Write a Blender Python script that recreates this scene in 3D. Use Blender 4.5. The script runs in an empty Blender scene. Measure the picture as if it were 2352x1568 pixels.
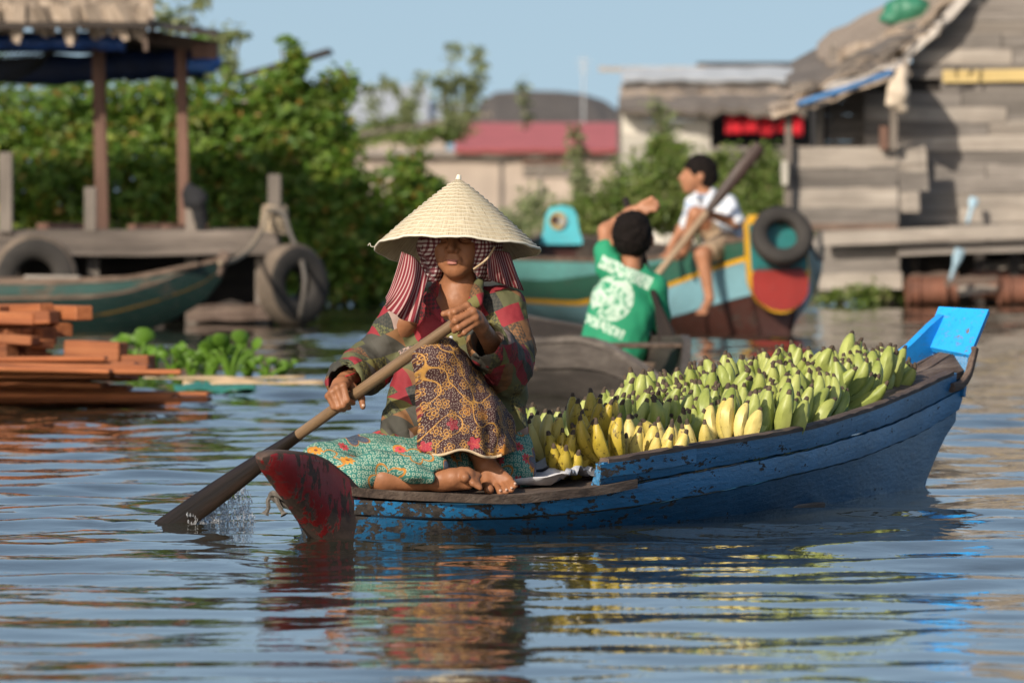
import bpy, math, random
import numpy as np
from mathutils import Vector, Matrix, Euler

R = math.radians
sc = bpy.context.scene
col = sc.collection
rng = random.Random(7)
nr = np.random.RandomState(11)

# ------------------------------------------------------------------ camera
CAM_H = 1.15                       # eye height above the water (metres)
FPX = 20906.0                      # focal length in pixels of a 2352 px wide frame (200 mm on 22.5 mm)
HOR = 321.6                        # horizon line in that frame
cd = bpy.data.cameras.new('camera')
cam = bpy.data.objects.new('camera', cd)
col.objects.link(cam)
cd.sensor_width = 22.5
cd.lens = 200.0
cd.clip_start = 0.5
cd.clip_end = 3000
cam.location = (0, 0, CAM_H)
cam.rotation_euler = (R(90) - math.atan((784 - HOR) / FPX), 0, 0)
cd.dof.use_dof = True
cd.dof.focus_distance = 27.0
cd.dof.aperture_fstop = 5.0
sc.camera = cam

# ------------------------------------------------------------------ sky, sun, exposure
SUN_AZ, SUN_EL = 30.0, 28.0        # sun stands behind the camera, to its left
w = bpy.data.worlds.new('World')
sc.world = w
w.use_nodes = True
wn = w.node_tree
bg = wn.nodes['Background']
sky = wn.nodes.new('ShaderNodeTexSky')
sky.sky_type = 'NISHITA'
sky.sun_disc = False
sky.sun_elevation = R(SUN_EL)
sky.sun_rotation = R(180 + SUN_AZ)
sky.air_density = 1.2
sky.dust_density = 1.8
sky.ozone_density = 0.4
wn.links.new(sky.outputs[0], bg.inputs[0])
# the air close to the water is hazy: the horizon takes the tone of the sky a few degrees up
stc = wn.nodes.new('ShaderNodeTexCoord'); sad = wn.nodes.new('ShaderNodeVectorMath'); snm = wn.nodes.new('ShaderNodeVectorMath')
sad.inputs[1].default_value = (0, 0, .20); snm.operation = 'NORMALIZE'
wn.links.new(stc.outputs['Generated'], sad.inputs[0]); wn.links.new(sad.outputs[0], snm.inputs[0]); wn.links.new(snm.outputs[0], sky.inputs[0])
bg.inputs[1].default_value = 0.126
sd = bpy.data.lights.new('sun', 'SUN')
sun = bpy.data.objects.new('sun', sd)
col.objects.link(sun)
sd.energy = 5.0
sd.angle = R(0.53)
sd.color = (1.0, 0.90, 0.76)
sv = Vector((-math.sin(R(SUN_AZ)) * math.cos(R(SUN_EL)), -math.cos(R(SUN_AZ)) * math.cos(R(SUN_EL)), math.sin(R(SUN_EL))))
sun.rotation_euler = sv.to_track_quat('Z', 'Y').to_euler()
sc.view_settings.view_transform = 'Standard'
sc.view_settings.look = 'None'
sc.view_settings.exposure = 0.0
sc.view_settings.gamma = 1.0
sc.view_settings.use_curve_mapping = False
sc.render.engine = 'CYCLES'
sc.cycles.use_denoising = True
sc.cycles.max_bounces = 8
sc.cycles.transparent_max_bounces = 8

# ------------------------------------------------------------------ helpers
def D(px, py, Y):
    """a measured point of the photograph at its real distance Y -> metres"""
    return Vector(((px - 1176.0) * Y / FPX, Y, CAM_H - (py - HOR) * Y / FPX))

def tag(o, label=None, cat=None, group=None, kind=None):
    if label: o['label'] = label
    if cat: o['category'] = cat
    if group: o['group'] = group
    if kind: o['kind'] = kind
    return o

ROOTM = {}
def thing(name, label, cat, loc=(0, 0, 0), rotz=0.0, group=None):
    o = bpy.data.objects.new(name, None)
    col.objects.link(o)
    o.empty_display_size = 0.1
    o.location = loc
    o.rotation_euler = (0, 0, rotz)
    ROOTM[o.name] = Matrix.Translation(Vector(loc)) @ Matrix.Rotation(rotz, 4, 'Z')
    return tag(o, label, cat, group)

def rootm(p):
    M = Matrix.Identity(4)
    while p is not None:
        if p.name in ROOTM:
            return ROOTM[p.name] @ M
        M = p.matrix_basis @ M
        p = p.parent
    return M

def mk(name, V, F, mat, parent=None, smooth=True, world=True, auto=None):
    """one mesh object; V in world metres (world=True) or in the parent's own frame"""
    V = np.asarray(V, dtype=float).reshape(-1, 3)
    if world and parent is not None:
        M = np.array(rootm(parent).inverted())
        V = V @ M[:3, :3].T + M[:3, 3]
    me = bpy.data.meshes.new(name)
    me.from_pydata(V.tolist(), [], [tuple(int(i) for i in f) for f in F] if not isinstance(F, np.ndarray) else F.tolist())
    if isinstance(mat, (list, tuple)):
        for m in mat: me.materials.append(m)
    elif mat is not None:
        me.materials.append(mat)
    if smooth:
        me.polygons.foreach_set('use_smooth', [True] * len(me.polygons))
        if auto: me.set_sharp_from_angle(angle=R(auto))
    me.update()
    o = bpy.data.objects.new(name, me)
    col.objects.link(o)
    if parent is not None:
        o.parent = parent
    return o

def inst(o, name, M, parent=None):
    """another object that shares o's mesh, at world matrix M"""
    c = bpy.data.objects.new(name, o.data if hasattr(o, 'data') else o)
    col.objects.link(c)
    if parent is not None:
        c.parent = parent
        M = rootm(parent).inverted() @ M
    c.matrix_basis = M
    return c

def frame(xdir, up=(0, 0, 1), loc=(0, 0, 0)):
    x = Vector(xdir).normalized()
    z = Vector(up)
    y = z.cross(x)
    if y.length < 1e-6: y = Vector((0, 1, 0)).cross(x)
    y.normalize()
    z = x.cross(y)
    M = Matrix.Identity(4)
    for i in range(3):
        M[i][0], M[i][1], M[i][2] = x[i], y[i], z[i]
        M[i][3] = loc[i]
    return M

class MB:
    """collects shapes of ONE part"""
    def __init__(s): s.V = []; s.F = []
    def add(s, V, F):
        b = len(s.V)
        s.V += [tuple(v) for v in V]
        s.F += [tuple(i + b for i in f) for f in F]
        return s
    def box(s, c, size, M=None, bev=0.0):
        V, F = boxdata(size, bev)
        M = M or Matrix.Identity(4)
        c = Vector(c)
        s.add([(M.to_3x3() @ Vector(v)) + c for v in V], F)
        return s
    def tube(s, pts, rad, n=8, cap=True, flat=None):
        V, F = tubedata(pts, rad, n, cap, flat)
        return s.add(V, F)
    def build(s, name, mat, parent=None, smooth=True, world=True, auto=40):
        return mk(name, s.V, s.F, mat, parent, smooth, world, auto)

def boxdata(size, bev=0.0):
    x, y, z = [d / 2 for d in size]
    if bev <= 0:
        V = [(-x, -y, -z), (x, -y, -z), (x, y, -z), (-x, y, -z), (-x, -y, z), (x, -y, z), (x, y, z), (-x, y, z)]
        return V, [(0, 3, 2, 1), (4, 5, 6, 7), (0, 1, 5, 4), (1, 2, 6, 5), (2, 3, 7, 6), (3, 0, 4, 7)]
    b = min(bev, x * .9, y * .9, z * .9)
    V = []
    idx = {}
    for sx in (-1, 1):
        for sy in (-1, 1):
            for sz in (-1, 1):
                for ax in range(3):
                    p = [sx * (x - b), sy * (y - b), sz * (z - b)]
                    p[ax] = (sx * x, sy * y, sz * z)[ax]
                    idx[(sx, sy, sz, ax)] = len(V)
                    V.append(tuple(p))
    F = []
    def q(*k): F.append(tuple(idx[i] for i in k))
    for s_ in (-1, 1):
        f = [(s_, -1, -1, 0), (s_, 1, -1, 0), (s_, 1, 1, 0), (s_, -1, 1, 0)]; q(*(f if s_ > 0 else f[::-1]))
        f = [(-1, s_, -1, 1), (-1, s_, 1, 1), (1, s_, 1, 1), (1, s_, -1, 1)]; q(*(f if s_ > 0 else f[::-1]))
        f = [(-1, -1, s_, 2), (1, -1, s_, 2), (1, 1, s_, 2), (-1, 1, s_, 2)]; q(*(f if s_ > 0 else f[::-1]))
    for a in (-1, 1):
        for c in (-1, 1):
            f = [(-1, a, c, 1), (1, a, c, 1), (1, a, c, 2), (-1, a, c, 2)]; q(*(f if a * c < 0 else f[::-1]))
            f = [(a, -1, c, 2), (a, 1, c, 2), (a, 1, c, 0), (a, -1, c, 0)]; q(*(f if a * c < 0 else f[::-1]))
            f = [(a, c, -1, 0), (a, c, 1, 0), (a, c, 1, 1), (a, c, -1, 1)]; q(*(f if a * c < 0 else f[::-1]))
            for e in (-1, 1):
                f = [(a, c, e, 0), (a, c, e, 1), (a, c, e, 2)]; q(*(f if a * c * e > 0 else f[::-1]))
    return V, F

def smooth_path(pts, k=4):
    P = [Vector(p) for p in pts]
    if len(P) < 3: return P
    out = []
    for i in range(len(P) - 1):
        p0 = P[max(i - 1, 0)]; p1 = P[i]; p2 = P[i + 1]; p3 = P[min(i + 2, len(P) - 1)]
        for j in range(k):
            t = j / k
            out.append(.5 * ((2 * p1) + (p2 - p0) * t + (2 * p0 - 5 * p1 + 4 * p2 - p3) * t * t + (3 * p1 - p0 - 3 * p2 + p3) * t ** 3))
    out.append(P[-1])
    return out

def tubedata(pts, rad, n=8, cap=True, flat=None):
    P = [Vector(p) for p in pts]
    if not hasattr(rad, '__len__'): rad = [rad] * len(P)
    V, F = [], []
    t0 = (P[1] - P[0]).normalized()
    ref = Vector(flat[0]) if flat else (Vector((0, 0, 1)) if abs(t0.z) < .9 else Vector((0, 1, 0)))
    u = (ref - t0 * ref.dot(t0)).normalized()
    for i, p in enumerate(P):
        t = (P[min(i + 1, len(P) - 1)] - P[max(i - 1, 0)]).normalized()
        u = (u - t * u.dot(t)).normalized()
        v = t.cross(u)
        k = flat[1] if flat else 1.0
        for j in range(n):
            a = 2 * math.pi * j / n
            V.append(p + u * (math.cos(a) * rad[i] * k) + v * (math.sin(a) * rad[i]))
    for i in range(len(P) - 1):
        for j in range(n):
            a, b = i * n + j, i * n + (j + 1) % n
            F.append((a, b, b + n, a + n))
    if cap:
        F.append(tuple(range(n))[::-1])
        F.append(tuple((len(P) - 1) * n + j for j in range(n)))
    return V, F

def box_obj(name, c, size, mat, parent, M=None, bev=0.004):
    """a box with its own origin and axes (grain runs along its own X)"""
    V, F = boxdata(size, bev)
    o = mk(name, V, F, mat, None, False, False)
    W = Matrix.Translation(Vector(c)) @ (M.to_3x3().to_4x4() if M else Matrix.Identity(4))
    if parent is not None:
        o.parent = parent
        W = rootm(parent).inverted() @ W
    o.matrix_basis = W
    return o

def rough_plank(name, a, b, h, t, mat, parent, up=(0, 0, 1), seed=0, jag=.15, nseg=6):
    """a weathered board from a to b: height h, thickness t, edges uneven"""
    r = random.Random(seed)
    a, b = Vector(a), Vector(b)
    L = (b - a).length
    V, F = [], []
    for i in range(nseg + 1):
        x = -L / 2 + L * i / nseg
        d0, d1 = r.uniform(-jag, jag) * h * .5, r.uniform(-jag, jag) * h * .5
        w = r.uniform(-.12, .12) * t
        V += [(x, -t / 2 + w, -h / 2 + d0), (x, t / 2 + w, -h / 2 + d0), (x, t / 2 + w, h / 2 + d1), (x, -t / 2 + w, h / 2 + d1)]
    for i in range(nseg):
        k = i * 4
        for j in range(4):
            F.append((k + j, k + 4 + j, k + 4 + (j + 1) % 4, k + (j + 1) % 4))
    F.append((0, 1, 2, 3)); e = nseg * 4; F.append((e + 3, e + 2, e + 1, e))
    o = mk(name, V, F, mat, None, False, False)
    W = frame(b - a, up, (a + b) / 2)
    if parent is not None:
        o.parent = parent
        W = rootm(parent).inverted() @ W
    o.matrix_basis = W
    return o

# ------------------------------------------------------------------ signed-distance modelling
def vnoise(P, seed=0):
    """smooth value noise in [-1,1] at points P (n,3)"""
    T = np.random.RandomState(seed).rand(32, 32, 32) * 2 - 1
    i = np.floor(P).astype(int); f = P - i; f = f * f * (3 - 2 * f)
    def g(a, b, c): return T[(i[:, 0] + a) & 31, (i[:, 1] + b) & 31, (i[:, 2] + c) & 31]
    x0 = g(0, 0, 0) * (1 - f[:, 0]) + g(1, 0, 0) * f[:, 0]
    x1 = g(0, 1, 0) * (1 - f[:, 0]) + g(1, 1, 0) * f[:, 0]
    x2 = g(0, 0, 1) * (1 - f[:, 0]) + g(1, 0, 1) * f[:, 0]
    x3 = g(0, 1, 1) * (1 - f[:, 0]) + g(1, 1, 1) * f[:, 0]
    y0 = x0 * (1 - f[:, 1]) + x1 * f[:, 1]; y1 = x2 * (1 - f[:, 1]) + x3 * f[:, 1]
    return y0 * (1 - f[:, 2]) + y1 * f[:, 2]

class Field:
    def __init__(s, lo, hi, h):
        s.lo = np.array(lo, float); s.h = h
        s.n = np.ceil((np.array(hi) - s.lo) / h).astype(int) + 1
        s.F = np.full(s.n, .08, np.float32)
    def _grid(s, lo, hi):
        a = np.maximum(np.floor((np.array(lo) - s.lo) / s.h).astype(int), 0)
        b = np.minimum(np.ceil((np.array(hi) - s.lo) / s.h).astype(int) + 1, s.n)
        if np.any(b <= a): return None, None
        ax = [s.lo[k] + s.h * np.arange(a[k], b[k]) for k in range(3)]
        G = np.stack(np.meshgrid(*ax, indexing='ij'), -1)
        return (slice(a[0], b[0]), slice(a[1], b[1]), slice(a[2], b[2])), G
    def _merge(s, sl, d, k, op):
        A = s.F[sl]
        if op == 'add':
            if k > 0:
                h = np.clip(.5 + .5 * (A - d) / k, 0, 1)
                s.F[sl] = A + (d - A) * h - k * h * (1 - h)
            else: s.F[sl] = np.minimum(A, d)
        elif op == 'sub':
            d = -d
            if k > 0:
                h = np.clip(.5 - .5 * (A - d) / k, 0, 1)
                s.F[sl] = A + (d - A) * h + k * h * (1 - h)
            else: s.F[sl] = np.maximum(A, d)
    def cone(s, a, b, ra, rb, k=.015, op='add', flat=None):
        """tapered capsule; flat=(axis vector, factor) squashes it along an axis"""
        a, b = np.array(a, float), np.array(b, float)
        m = max(ra, rb) * (max(1, flat[1]) if flat else 1) + k + .04
        sl, G = s._grid(np.minimum(a, b) - m, np.maximum(a, b) + m)
        if sl is None: return s
        q = G - a; ba = b - a
        if flat:
            ax = np.array(flat[0], float); ax /= np.linalg.norm(ax)
            q = q + (q @ ax)[..., None] * ax * (1 / flat[1] - 1)
            ba = ba + (ba @ ax) * ax * (1 / flat[1] - 1)
        t = np.clip((q @ ba) / max(ba @ ba, 1e-9), 0, 1)
        d = np.sqrt(((q - t[..., None] * ba) ** 2).sum(-1)) - (ra + t * (rb - ra))
        s._merge(sl, d.astype(np.float32), k, op)
        return s
    def chain(s, pts, rad, k=.012, op='add', flat=None):
        for i in range(len(pts) - 1): s.cone(pts[i], pts[i + 1], rad[i], rad[i + 1], k, op, flat)
        return s
    def ell(s, c, r, k=.015, rot=None, op='add'):
        c = np.array(c, float); r = np.array(r, float)
        m = r.max() + k + .04
        sl, G = s._grid(c - m, c + m)
        if sl is None: return s
        q = G - c
        if rot is not None: q = q @ np.array(rot.to_matrix() if hasattr(rot, 'to_matrix') else rot)
        k0 = np.sqrt(((q / r) ** 2).sum(-1)); k1 = np.sqrt(((q / (r * r)) ** 2).sum(-1)) + 1e-9
        d = k0 * (k0 - 1) / k1
        s._merge(sl, d.astype(np.float32), k, op)
        return s
    def plane(s, p, nrm, k=0.0):
        """cut away everything on the nrm side of p"""
        sl, G = s._grid(s.lo, s.lo + s.h * (s.n - 1))
        nn = np.array(nrm, float); nn /= np.linalg.norm(nn)
        d = (G - np.array(p, float)) @ nn
        s.F[sl] = np.maximum(s.F[sl], d.astype(np.float32))
        return s
    def band(s, fn, width=.03):
        """F += fn(points) near the surface"""
        m = np.abs(s.F) < width
        idx = np.argwhere(m)
        s.F[m] += fn(s.lo + idx * s.h).astype(np.float32)
        return s
    def wrinkle(s, amp, scale, seed=0, stretch=(1, 1, 1)):
        return s.band(lambda P: amp * vnoise(P * np.array(stretch) / scale, seed))
    def mesh(s):
        F = s.F
        F[0], F[-1] = .05, .05; F[:, 0], F[:, -1] = .05, .05; F[:, :, 0], F[:, :, -1] = .05, .05
        I = F < 0
        S = sum(I[i:I.shape[0] - 1 + i, j:I.shape[1] - 1 + j, k:I.shape[2] - 1 + k].astype(np.int8) for i in (0, 1) for j in (0, 1) for k in (0, 1))
        cells = np.argwhere((S > 0) & (S < 8))
        acc = np.zeros((len(cells), 3)); cnt = np.zeros(len(cells))
        C = [(i, j, k) for i in (0, 1) for j in (0, 1) for k in (0, 1)]
        for a in C:
            for ax in range(3):
                if a[ax]: continue
                b = list(a); b[ax] = 1
                va = F[tuple((cells + a).T)]; vb = F[tuple((cells + b).T)]
                m = (va < 0) != (vb < 0)
                t = va[m] / (va[m] - vb[m])
                p = np.tile(np.array(a, float), (m.sum(), 1)); p[:, ax] += t
                acc[m] += p; cnt[m] += 1
        V = s.lo + (cells + acc / cnt[:, None]) * s.h
        vid = np.full(np.array(F.shape) - 1, -1, int)
        vid[tuple(cells.T)] = np.arange(len(cells))
        quads = []
        for ax in range(3):
            lo = [slice(None)] * 3; hi = [slice(None)] * 3
            lo[ax] = slice(0, -1); hi[ax] = slice(1, None)
            A, B = I[tuple(lo)], I[tuple(hi)]
            e = np.argwhere(A != B)
            u, v = [x for x in range(3) if x != ax]
            if ax == 1: u, v = v, u
            ok = (e[:, u] > 0) & (e[:, v] > 0)
            e = e[ok]
            ins = A[tuple(e.T)]
            du = np.zeros(3, int); du[u] = 1; dv = np.zeros(3, int); dv[v] = 1
            q = np.stack([vid[tuple((e - du - dv).T)], vid[tuple((e - dv).T)], vid[tuple(e.T)], vid[tuple((e - du).T)]], 1)
            q[~ins] = q[~ins][:, ::-1]
            quads.append(q[(q >= 0).all(1)])
        return V, np.concatenate(quads)
    def build(s, name, mat, parent=None, relax=1):
        V, Q = s.mesh()
        for _ in range(relax):
            acc = np.zeros_like(V); cnt = np.zeros(len(V))
            for i in range(4):
                for j in ((i + 1) % 4, (i + 3) % 4):
                    np.add.at(acc, Q[:, i], V[Q[:, j]]); np.add.at(cnt, Q[:, i], 1)
            V = V * .5 + .5 * acc / np.maximum(cnt, 1)[:, None]
        return mk(name, V, Q, mat, parent, True, True)
# ------------------------------------------------------------------ materials
class G:
    def __init__(s, name):
        s.m = bpy.data.materials.new(name); s.m.use_nodes = True
        s.t = s.m.node_tree; s.t.nodes.clear()
        s.out = s.t.nodes.new('ShaderNodeOutputMaterial')
    def n(s, typ, ins=None, **kw):
        nd = s.t.nodes.new('ShaderNode' + typ)
        for k, v in kw.items(): setattr(nd, k, v)
        for k, v in (ins or {}).items(): s.put(nd.inputs[k], v)
        return nd
    def put(s, sock, v):
        if hasattr(v, 'is_output'): s.t.links.new(v, sock)
        elif hasattr(v, '__len__') and sock.type == 'RGBA' and len(v) == 3: sock.default_value = (*v, 1)
        else: sock.default_value = v
    def obj(s): return s.n('TexCoord').outputs['Object']
    def map(s, v, scale=(1, 1, 1), loc=(0, 0, 0), rot=(0, 0, 0)):
        return s.n('Mapping', {0: v, 1: loc, 2: rot, 3: scale}).outputs[0]
    def noise(s, v, scale=5, detail=4, rough=.5, dist=0.0, dim='3D'):
        return s.n('TexNoise', {'Vector': v, 'Scale': scale, 'Detail': detail, 'Roughness': rough, 'Distortion': dist}, noise_dimensions=dim).outputs[0]
    def ramp(s, f, stops, mode='LINEAR'):
        nd = s.n('ValToRGB', {0: f}); cr = nd.color_ramp; cr.interpolation = mode
        while len(cr.elements) < len(stops): cr.elements.new(.5)
        for e, (p, c) in zip(cr.elements, stops):
            e.position = p
            e.color = (*c, 1) if hasattr(c, '__len__') else (c, c, c, 1)
        return nd.outputs[0]
    def mix(s, f, a, b, mode='MIX'):
        nd = s.n('Mix', data_type='RGBA', blend_type=mode)
        s.put(nd.inputs[0], f); s.put(nd.inputs[6], a); s.put(nd.inputs[7], b)
        return nd.outputs[2]
    def math(s, op, a, b=0.0, c=0.0, clamp=False):
        nd = s.n('Math', operation=op, use_clamp=clamp)
        s.put(nd.inputs[0], a); s.put(nd.inputs[1], b); s.put(nd.inputs[2], c)
        return nd.outputs[0]
    def sep(s, v): return s.n('SeparateXYZ', {0: v}).outputs
    def comb(s, x, y, z): return s.n('CombineXYZ', {0: x, 1: y, 2: z}).outputs[0]
    def rnd(s): return s.n('ObjectInfo').outputs['Random']
    def isl(s): return s.n('NewGeometry').outputs['Random Per Island']
    def bump(s, h, st=.3, dist=.01, nrm=None):
        ins = {'Height': h, 'Strength': st, 'Distance': dist}
        if nrm is not None: ins['Normal'] = nrm
        return s.n('Bump', ins).outputs[0]
    def hsv(s, c, h=.5, sat=1.0, v=1.0): return s.n('HueSaturation', {'Hue': h, 'Saturation': sat, 'Value': v, 'Color': c}).outputs[0]
    def bsdf(s, base, rough=.6, nrm=None, **kw):
        ins = {'Base Color': base, 'Roughness': rough}
        if nrm is not None: ins['Normal'] = nrm
        for k, v in kw.items(): ins[k.replace('_', ' ')] = v
        nd = s.n('BsdfPrincipled', ins)
        s.t.links.new(nd.outputs[0], s.out.inputs[0])
        s.b = nd
        return s.m

def wood(name, c0, c1, c2, grain=26, rough=.75, along='X', bstr=.5, var=.25, blot=3.0):
    """weathered wood: streaks along one axis, blotches, per-piece variation"""
    g = G(name); o = g.obj()
    off = g.n('VectorMath', {0: o, 1: g.comb(g.math('MULTIPLY', g.rnd(), 37.), g.math('MULTIPLY', g.rnd(), 19.), 0.)}, operation='ADD').outputs[0]
    sc_ = {'X': (.06, 1, 1), 'Y': (1, .06, 1), 'Z': (1, 1, .06)}[along]
    v = g.map(off, sc_)
    n1 = g.noise(v, grain, 6, .65, .4)
    n2 = g.noise(v, grain * 4, 3, .6)
    n3 = g.noise(off, blot, 4, .6)
    c = g.ramp(n1, [(.3, c0), (.5, c1), (.72, c2)])
    c = g.mix(g.math('MULTIPLY', n2, .35), c, c0)
    c = g.mix(g.ramp(n3, [(.38, 0.), (.7, .6)]), c, [x * .55 for x in c1])
    vv = g.math('ADD', g.math('MULTIPLY', g.rnd(), 2 * var), 1 - var)
    c = g.hsv(c, .5, 1.0, vv)
    h = g.math('ADD', n1, g.math('MULTIPLY', n2, .5))
    return g.bsdf(c, rough, g.bump(h, bstr, .006))

def paint(name, pc, wc, cover=.5, scale=7, rough=.45, stretch=(.35, 1, 1), fine=40, var=.22, worn_top=None, wet=None, bow=None):
    """old brush paint over wood, flaked where the noise says"""
    g = G(name); o = g.obj()
    v = g.map(o, stretch)
    n1 = g.noise(v, scale, 8, .68, .3)
    n2 = g.noise(v, fine, 5, .65)
    m = g.math('ADD', g.math('MULTIPLY', n1, .7), g.math('MULTIPLY', n2, .3))
    if worn_top:
        nz = g.sep(g.n("NewGeometry").outputs["Normal"])[2]
        m = g.math("ADD", m, g.math("MULTIPLY", g.math("SUBTRACT", nz, worn_top[0], clamp=True), worn_top[1]))
    if wet:    # flaking grows towards the waterline
        z = g.sep(o)[2]
        m = g.math('ADD', m, g.math('MULTIPLY', g.math('SUBTRACT', wet[0], z, clamp=True), wet[1]))
    if bow:    # the loaded end is scraped most
        m = g.math('ADD', m, g.math('MULTIPLY', g.math('SUBTRACT', bow[0], g.sep(o)[0], clamp=True), bow[1]))
    mask = g.ramp(m, [(cover - .012, 0.), (cover + .02, 1.)])
    tone = g.noise(v, scale * .6, 5, .6)
    p = g.mix(g.ramp(tone, [(.3, 0.), (.7, 1.)]), [x * (1 - var) for x in pc], [min(1, x * (1 + var)) for x in pc])
    p = g.mix(g.ramp(g.noise(v, fine * 1.4, 4, .7), [(.55, 0.), (.75, .55)]), p, [x * .45 for x in pc])
    wd = g.ramp(g.noise(g.map(o, (.1, 1, 1)), 30, 5, .6), [(.3, [x * .45 for x in wc]), (.7, wc)])
    p = g.mix(g.ramp(g.noise(g.map(o, (.12, 1, 1.5)), 45, 6, .75), [(.56, 0.), (.66, .6)]), p, [x * .5 + .05 for x in wc])
    c = g.mix(mask, p, wd)
    r = g.mix(mask, (rough,) * 3, (.85,) * 3)
    h = g.math('SUBTRACT', g.math('MULTIPLY', n2, .5), mask)
    return g.bsdf(c, r, g.bump(h, .5, .003))

def plain(name, c, rough=.7, var=.25, scale=12, bstr=.2, **kw):
    g = G(name); o = g.obj()
    n = g.noise(o, scale, 6, .6)
    a = [x * (1 - var) for x in c]; b = [min(1., x * (1 + var)) for x in c]
    cc = g.ramp(n, [(.3, a), (.7, b)])
    return g.bsdf(cc, rough, g.bump(g.noise(o, scale * 6, 4, .6), bstr, .004), **kw)

M = {}
# water
g = G('water'); o = g.obj()
n1 = g.noise(g.map(o, (1, .8, 1)), 9, 3, .5)
n2 = g.noise(g.map(o, (1, .6, 1)), 26, 2, .5)
hh = g.math('ADD', g.math('MULTIPLY', n1, .7), g.math('MULTIPLY', n2, .18))
M['water'] = g.bsdf((.026, .027, .017), .02, g.bump(hh, .085, .02), IOR=1.33)

BLUE = (.024, .20, .43)
def hull_paint(name, pc, flake, low):
    """brushed blue paint on an old hull: tone bands, pale scuffs, dark stains along the grain, flakes that grow towards the loaded bow"""
    g = G(name); o = g.obj()
    x, y, z = g.sep(o)
    v = g.map(o, (.30, 1, 1)); vl = g.map(o, (.06, 1, 1))
    big = g.noise(v, 6, 5, .6); mid_ = g.noise(v, 24, 6, .65, .4); fin = g.noise(v, 85, 4, .65)
    gr = g.noise(vl, 60, 5, .7)
    p = g.ramp(big, [(.3, [q * .62 for q in pc]), (.55, pc), (.75, [min(1, q * 1.25 + .015) for q in pc])])
    p = g.mix(g.ramp(gr, [(.52, 0.), (.70, .55)]), p, [q * .35 for q in pc])
    p = g.mix(g.ramp(mid_, [(.60, 0.), (.70, .45)]), p, [q * .7 + .07 for q in pc])
    p = g.mix(g.ramp(fin, [(.62, 0.), (.70, .5)]), p, (.075, .06, .05))
    bowf = g.math('MULTIPLY', g.math('SUBTRACT', 1.7, x, clamp=False), .055)
    lowf = g.math('MULTIPLY', g.math('SUBTRACT', low, z, clamp=True), .8)
    m = g.math('ADD', g.math('ADD', g.math('MULTIPLY', mid_, .6), g.math('MULTIPLY', fin, .4)), g.math('ADD', g.math('MAXIMUM', bowf, -.03), lowf))
    mask = g.ramp(m, [(flake, 0.), (flake + .012, 1.)])
    wd = g.ramp(gr, [(.35, (.018, .015, .013)), (.6, (.075, .06, .048)), (.8, (.14, .115, .095))])
    c = g.mix(mask, p, wd)
    r = g.mix(mask, (.42,) * 3, (.8,) * 3)
    h = g.math('ADD', g.math('SUBTRACT', g.math('MULTIPLY', fin, .6), mask), g.math('MULTIPLY', gr, .6))
    return g.bsdf(c, r, g.bump(h, .8, .004))
M['blue'] = hull_paint('blue_boat_paint', BLUE, .575, .06)
M['blue_low'] = hull_paint('blue_boat_paint_worn', (.018, .125, .26), .605, .03)
M['blue_sunlit'] = paint('blue_boat_paint_sunlit', (.02, .36, .86), (.25, .2, .16), cover=.615, scale=7, rough=.45, var=.12)  # the boat's same blue, with the sun's brightness put into the colour
M['red'] = paint('worn_red_paint', (.27, .016, .018), (.10, .065, .05), cover=.515, scale=13, fine=60, stretch=(1, 1, .5), wet=(.12, .6), worn_top=(.35, .8))
M['deck'] = wood('deck_wood', (.05, .032, .023), (.17, .115, .082), (.31, .235, .18), 34, bstr=.9)
M['rail'] = wood('rail_wood', (.05, .032, .025), (.15, .10, .075), (.27, .20, .155), 40)
M['greywood'] = wood('grey_boards', (.09, .078, .069), (.235, .207, .183), (.37, .33, .295), 22, bstr=.6)
M['palewood'] = wood('pale_boards', (.17, .14, .115), (.36, .315, .27), (.50, .445, .385), 22)
M['brownwood'] = wood('brown_post', (.07, .035, .025), (.18, .092, .062), (.26, .15, .11), 20, along='Z')
M['greypost'] = wood('grey_post', (.09, .075, .062), (.22, .185, .155), (.32, .275, .235), 22, along='Z')
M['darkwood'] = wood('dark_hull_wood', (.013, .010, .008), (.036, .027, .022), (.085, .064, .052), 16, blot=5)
M['dockwood'] = wood('dock_boards', (.045, .036, .030), (.13, .105, .088), (.23, .19, .16), 20, blot=2.)
M['timber'] = wood('orange_timber', (.15, .045, .016), (.36, .115, .038), (.52, .21, .08), 22, var=.35)
M['shaft'] = wood('paddle_shaft_wood', (.10, .060, .032), (.19, .120, .066), (.27, .18, .10), 60, rough=.42, bstr=.25)
M['wetwood'] = wood('wet_blade_wood', (.006, .004, .003), (.013, .008, .005), (.028, .015, .010), 40, rough=.42, bstr=.3)
M['yellowplank'] = wood('yellow_plank', (.40, .28, .10), (.56, .42, .18), (.66, .52, .26), 14)
M['whiteplank'] = wood('white_painted_boards', (.38, .35, .30), (.62, .58, .50), (.74, .70, .62), 14)
M['rope'] = plain('rope_grey', (.13, .115, .10), .9, .4, 90, .8)
M['paleropes'] = plain('rope_pale', (.34, .27, .19), .9, .35, 80, .8)
M['dark'] = plain('black_cloth', (.012, .012, .014), .9, .4, 20)
M['tyre'] = plain('tyre_rubber', (.030, .026, .023), .8, .5, 5, .4)
M['tyre_mud'] = plain('tyre_tread_mud', (.15, .115, .085), .9, .5, 6, .5)
M['bluetarp'] = plain('blue_tarpaulin', (.012, .06, .24), .5, .45, 6, .6)
M['thatch'] = wood('thatch', (.17, .125, .09), (.43, .34, .26), (.62, .52, .43), 40, along='Z', bstr=.8)
M['thatchdark'] = wood('old_thatch', (.08, .066, .055), (.19, .16, .135), (.31, .27, .23), 30, bstr=.8)
M['darkthatch'] = wood('dark_weathered_thatch', (.05, .043, .037), (.10, .087, .077), (.17, .15, .135), 30, bstr=.8)
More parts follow.
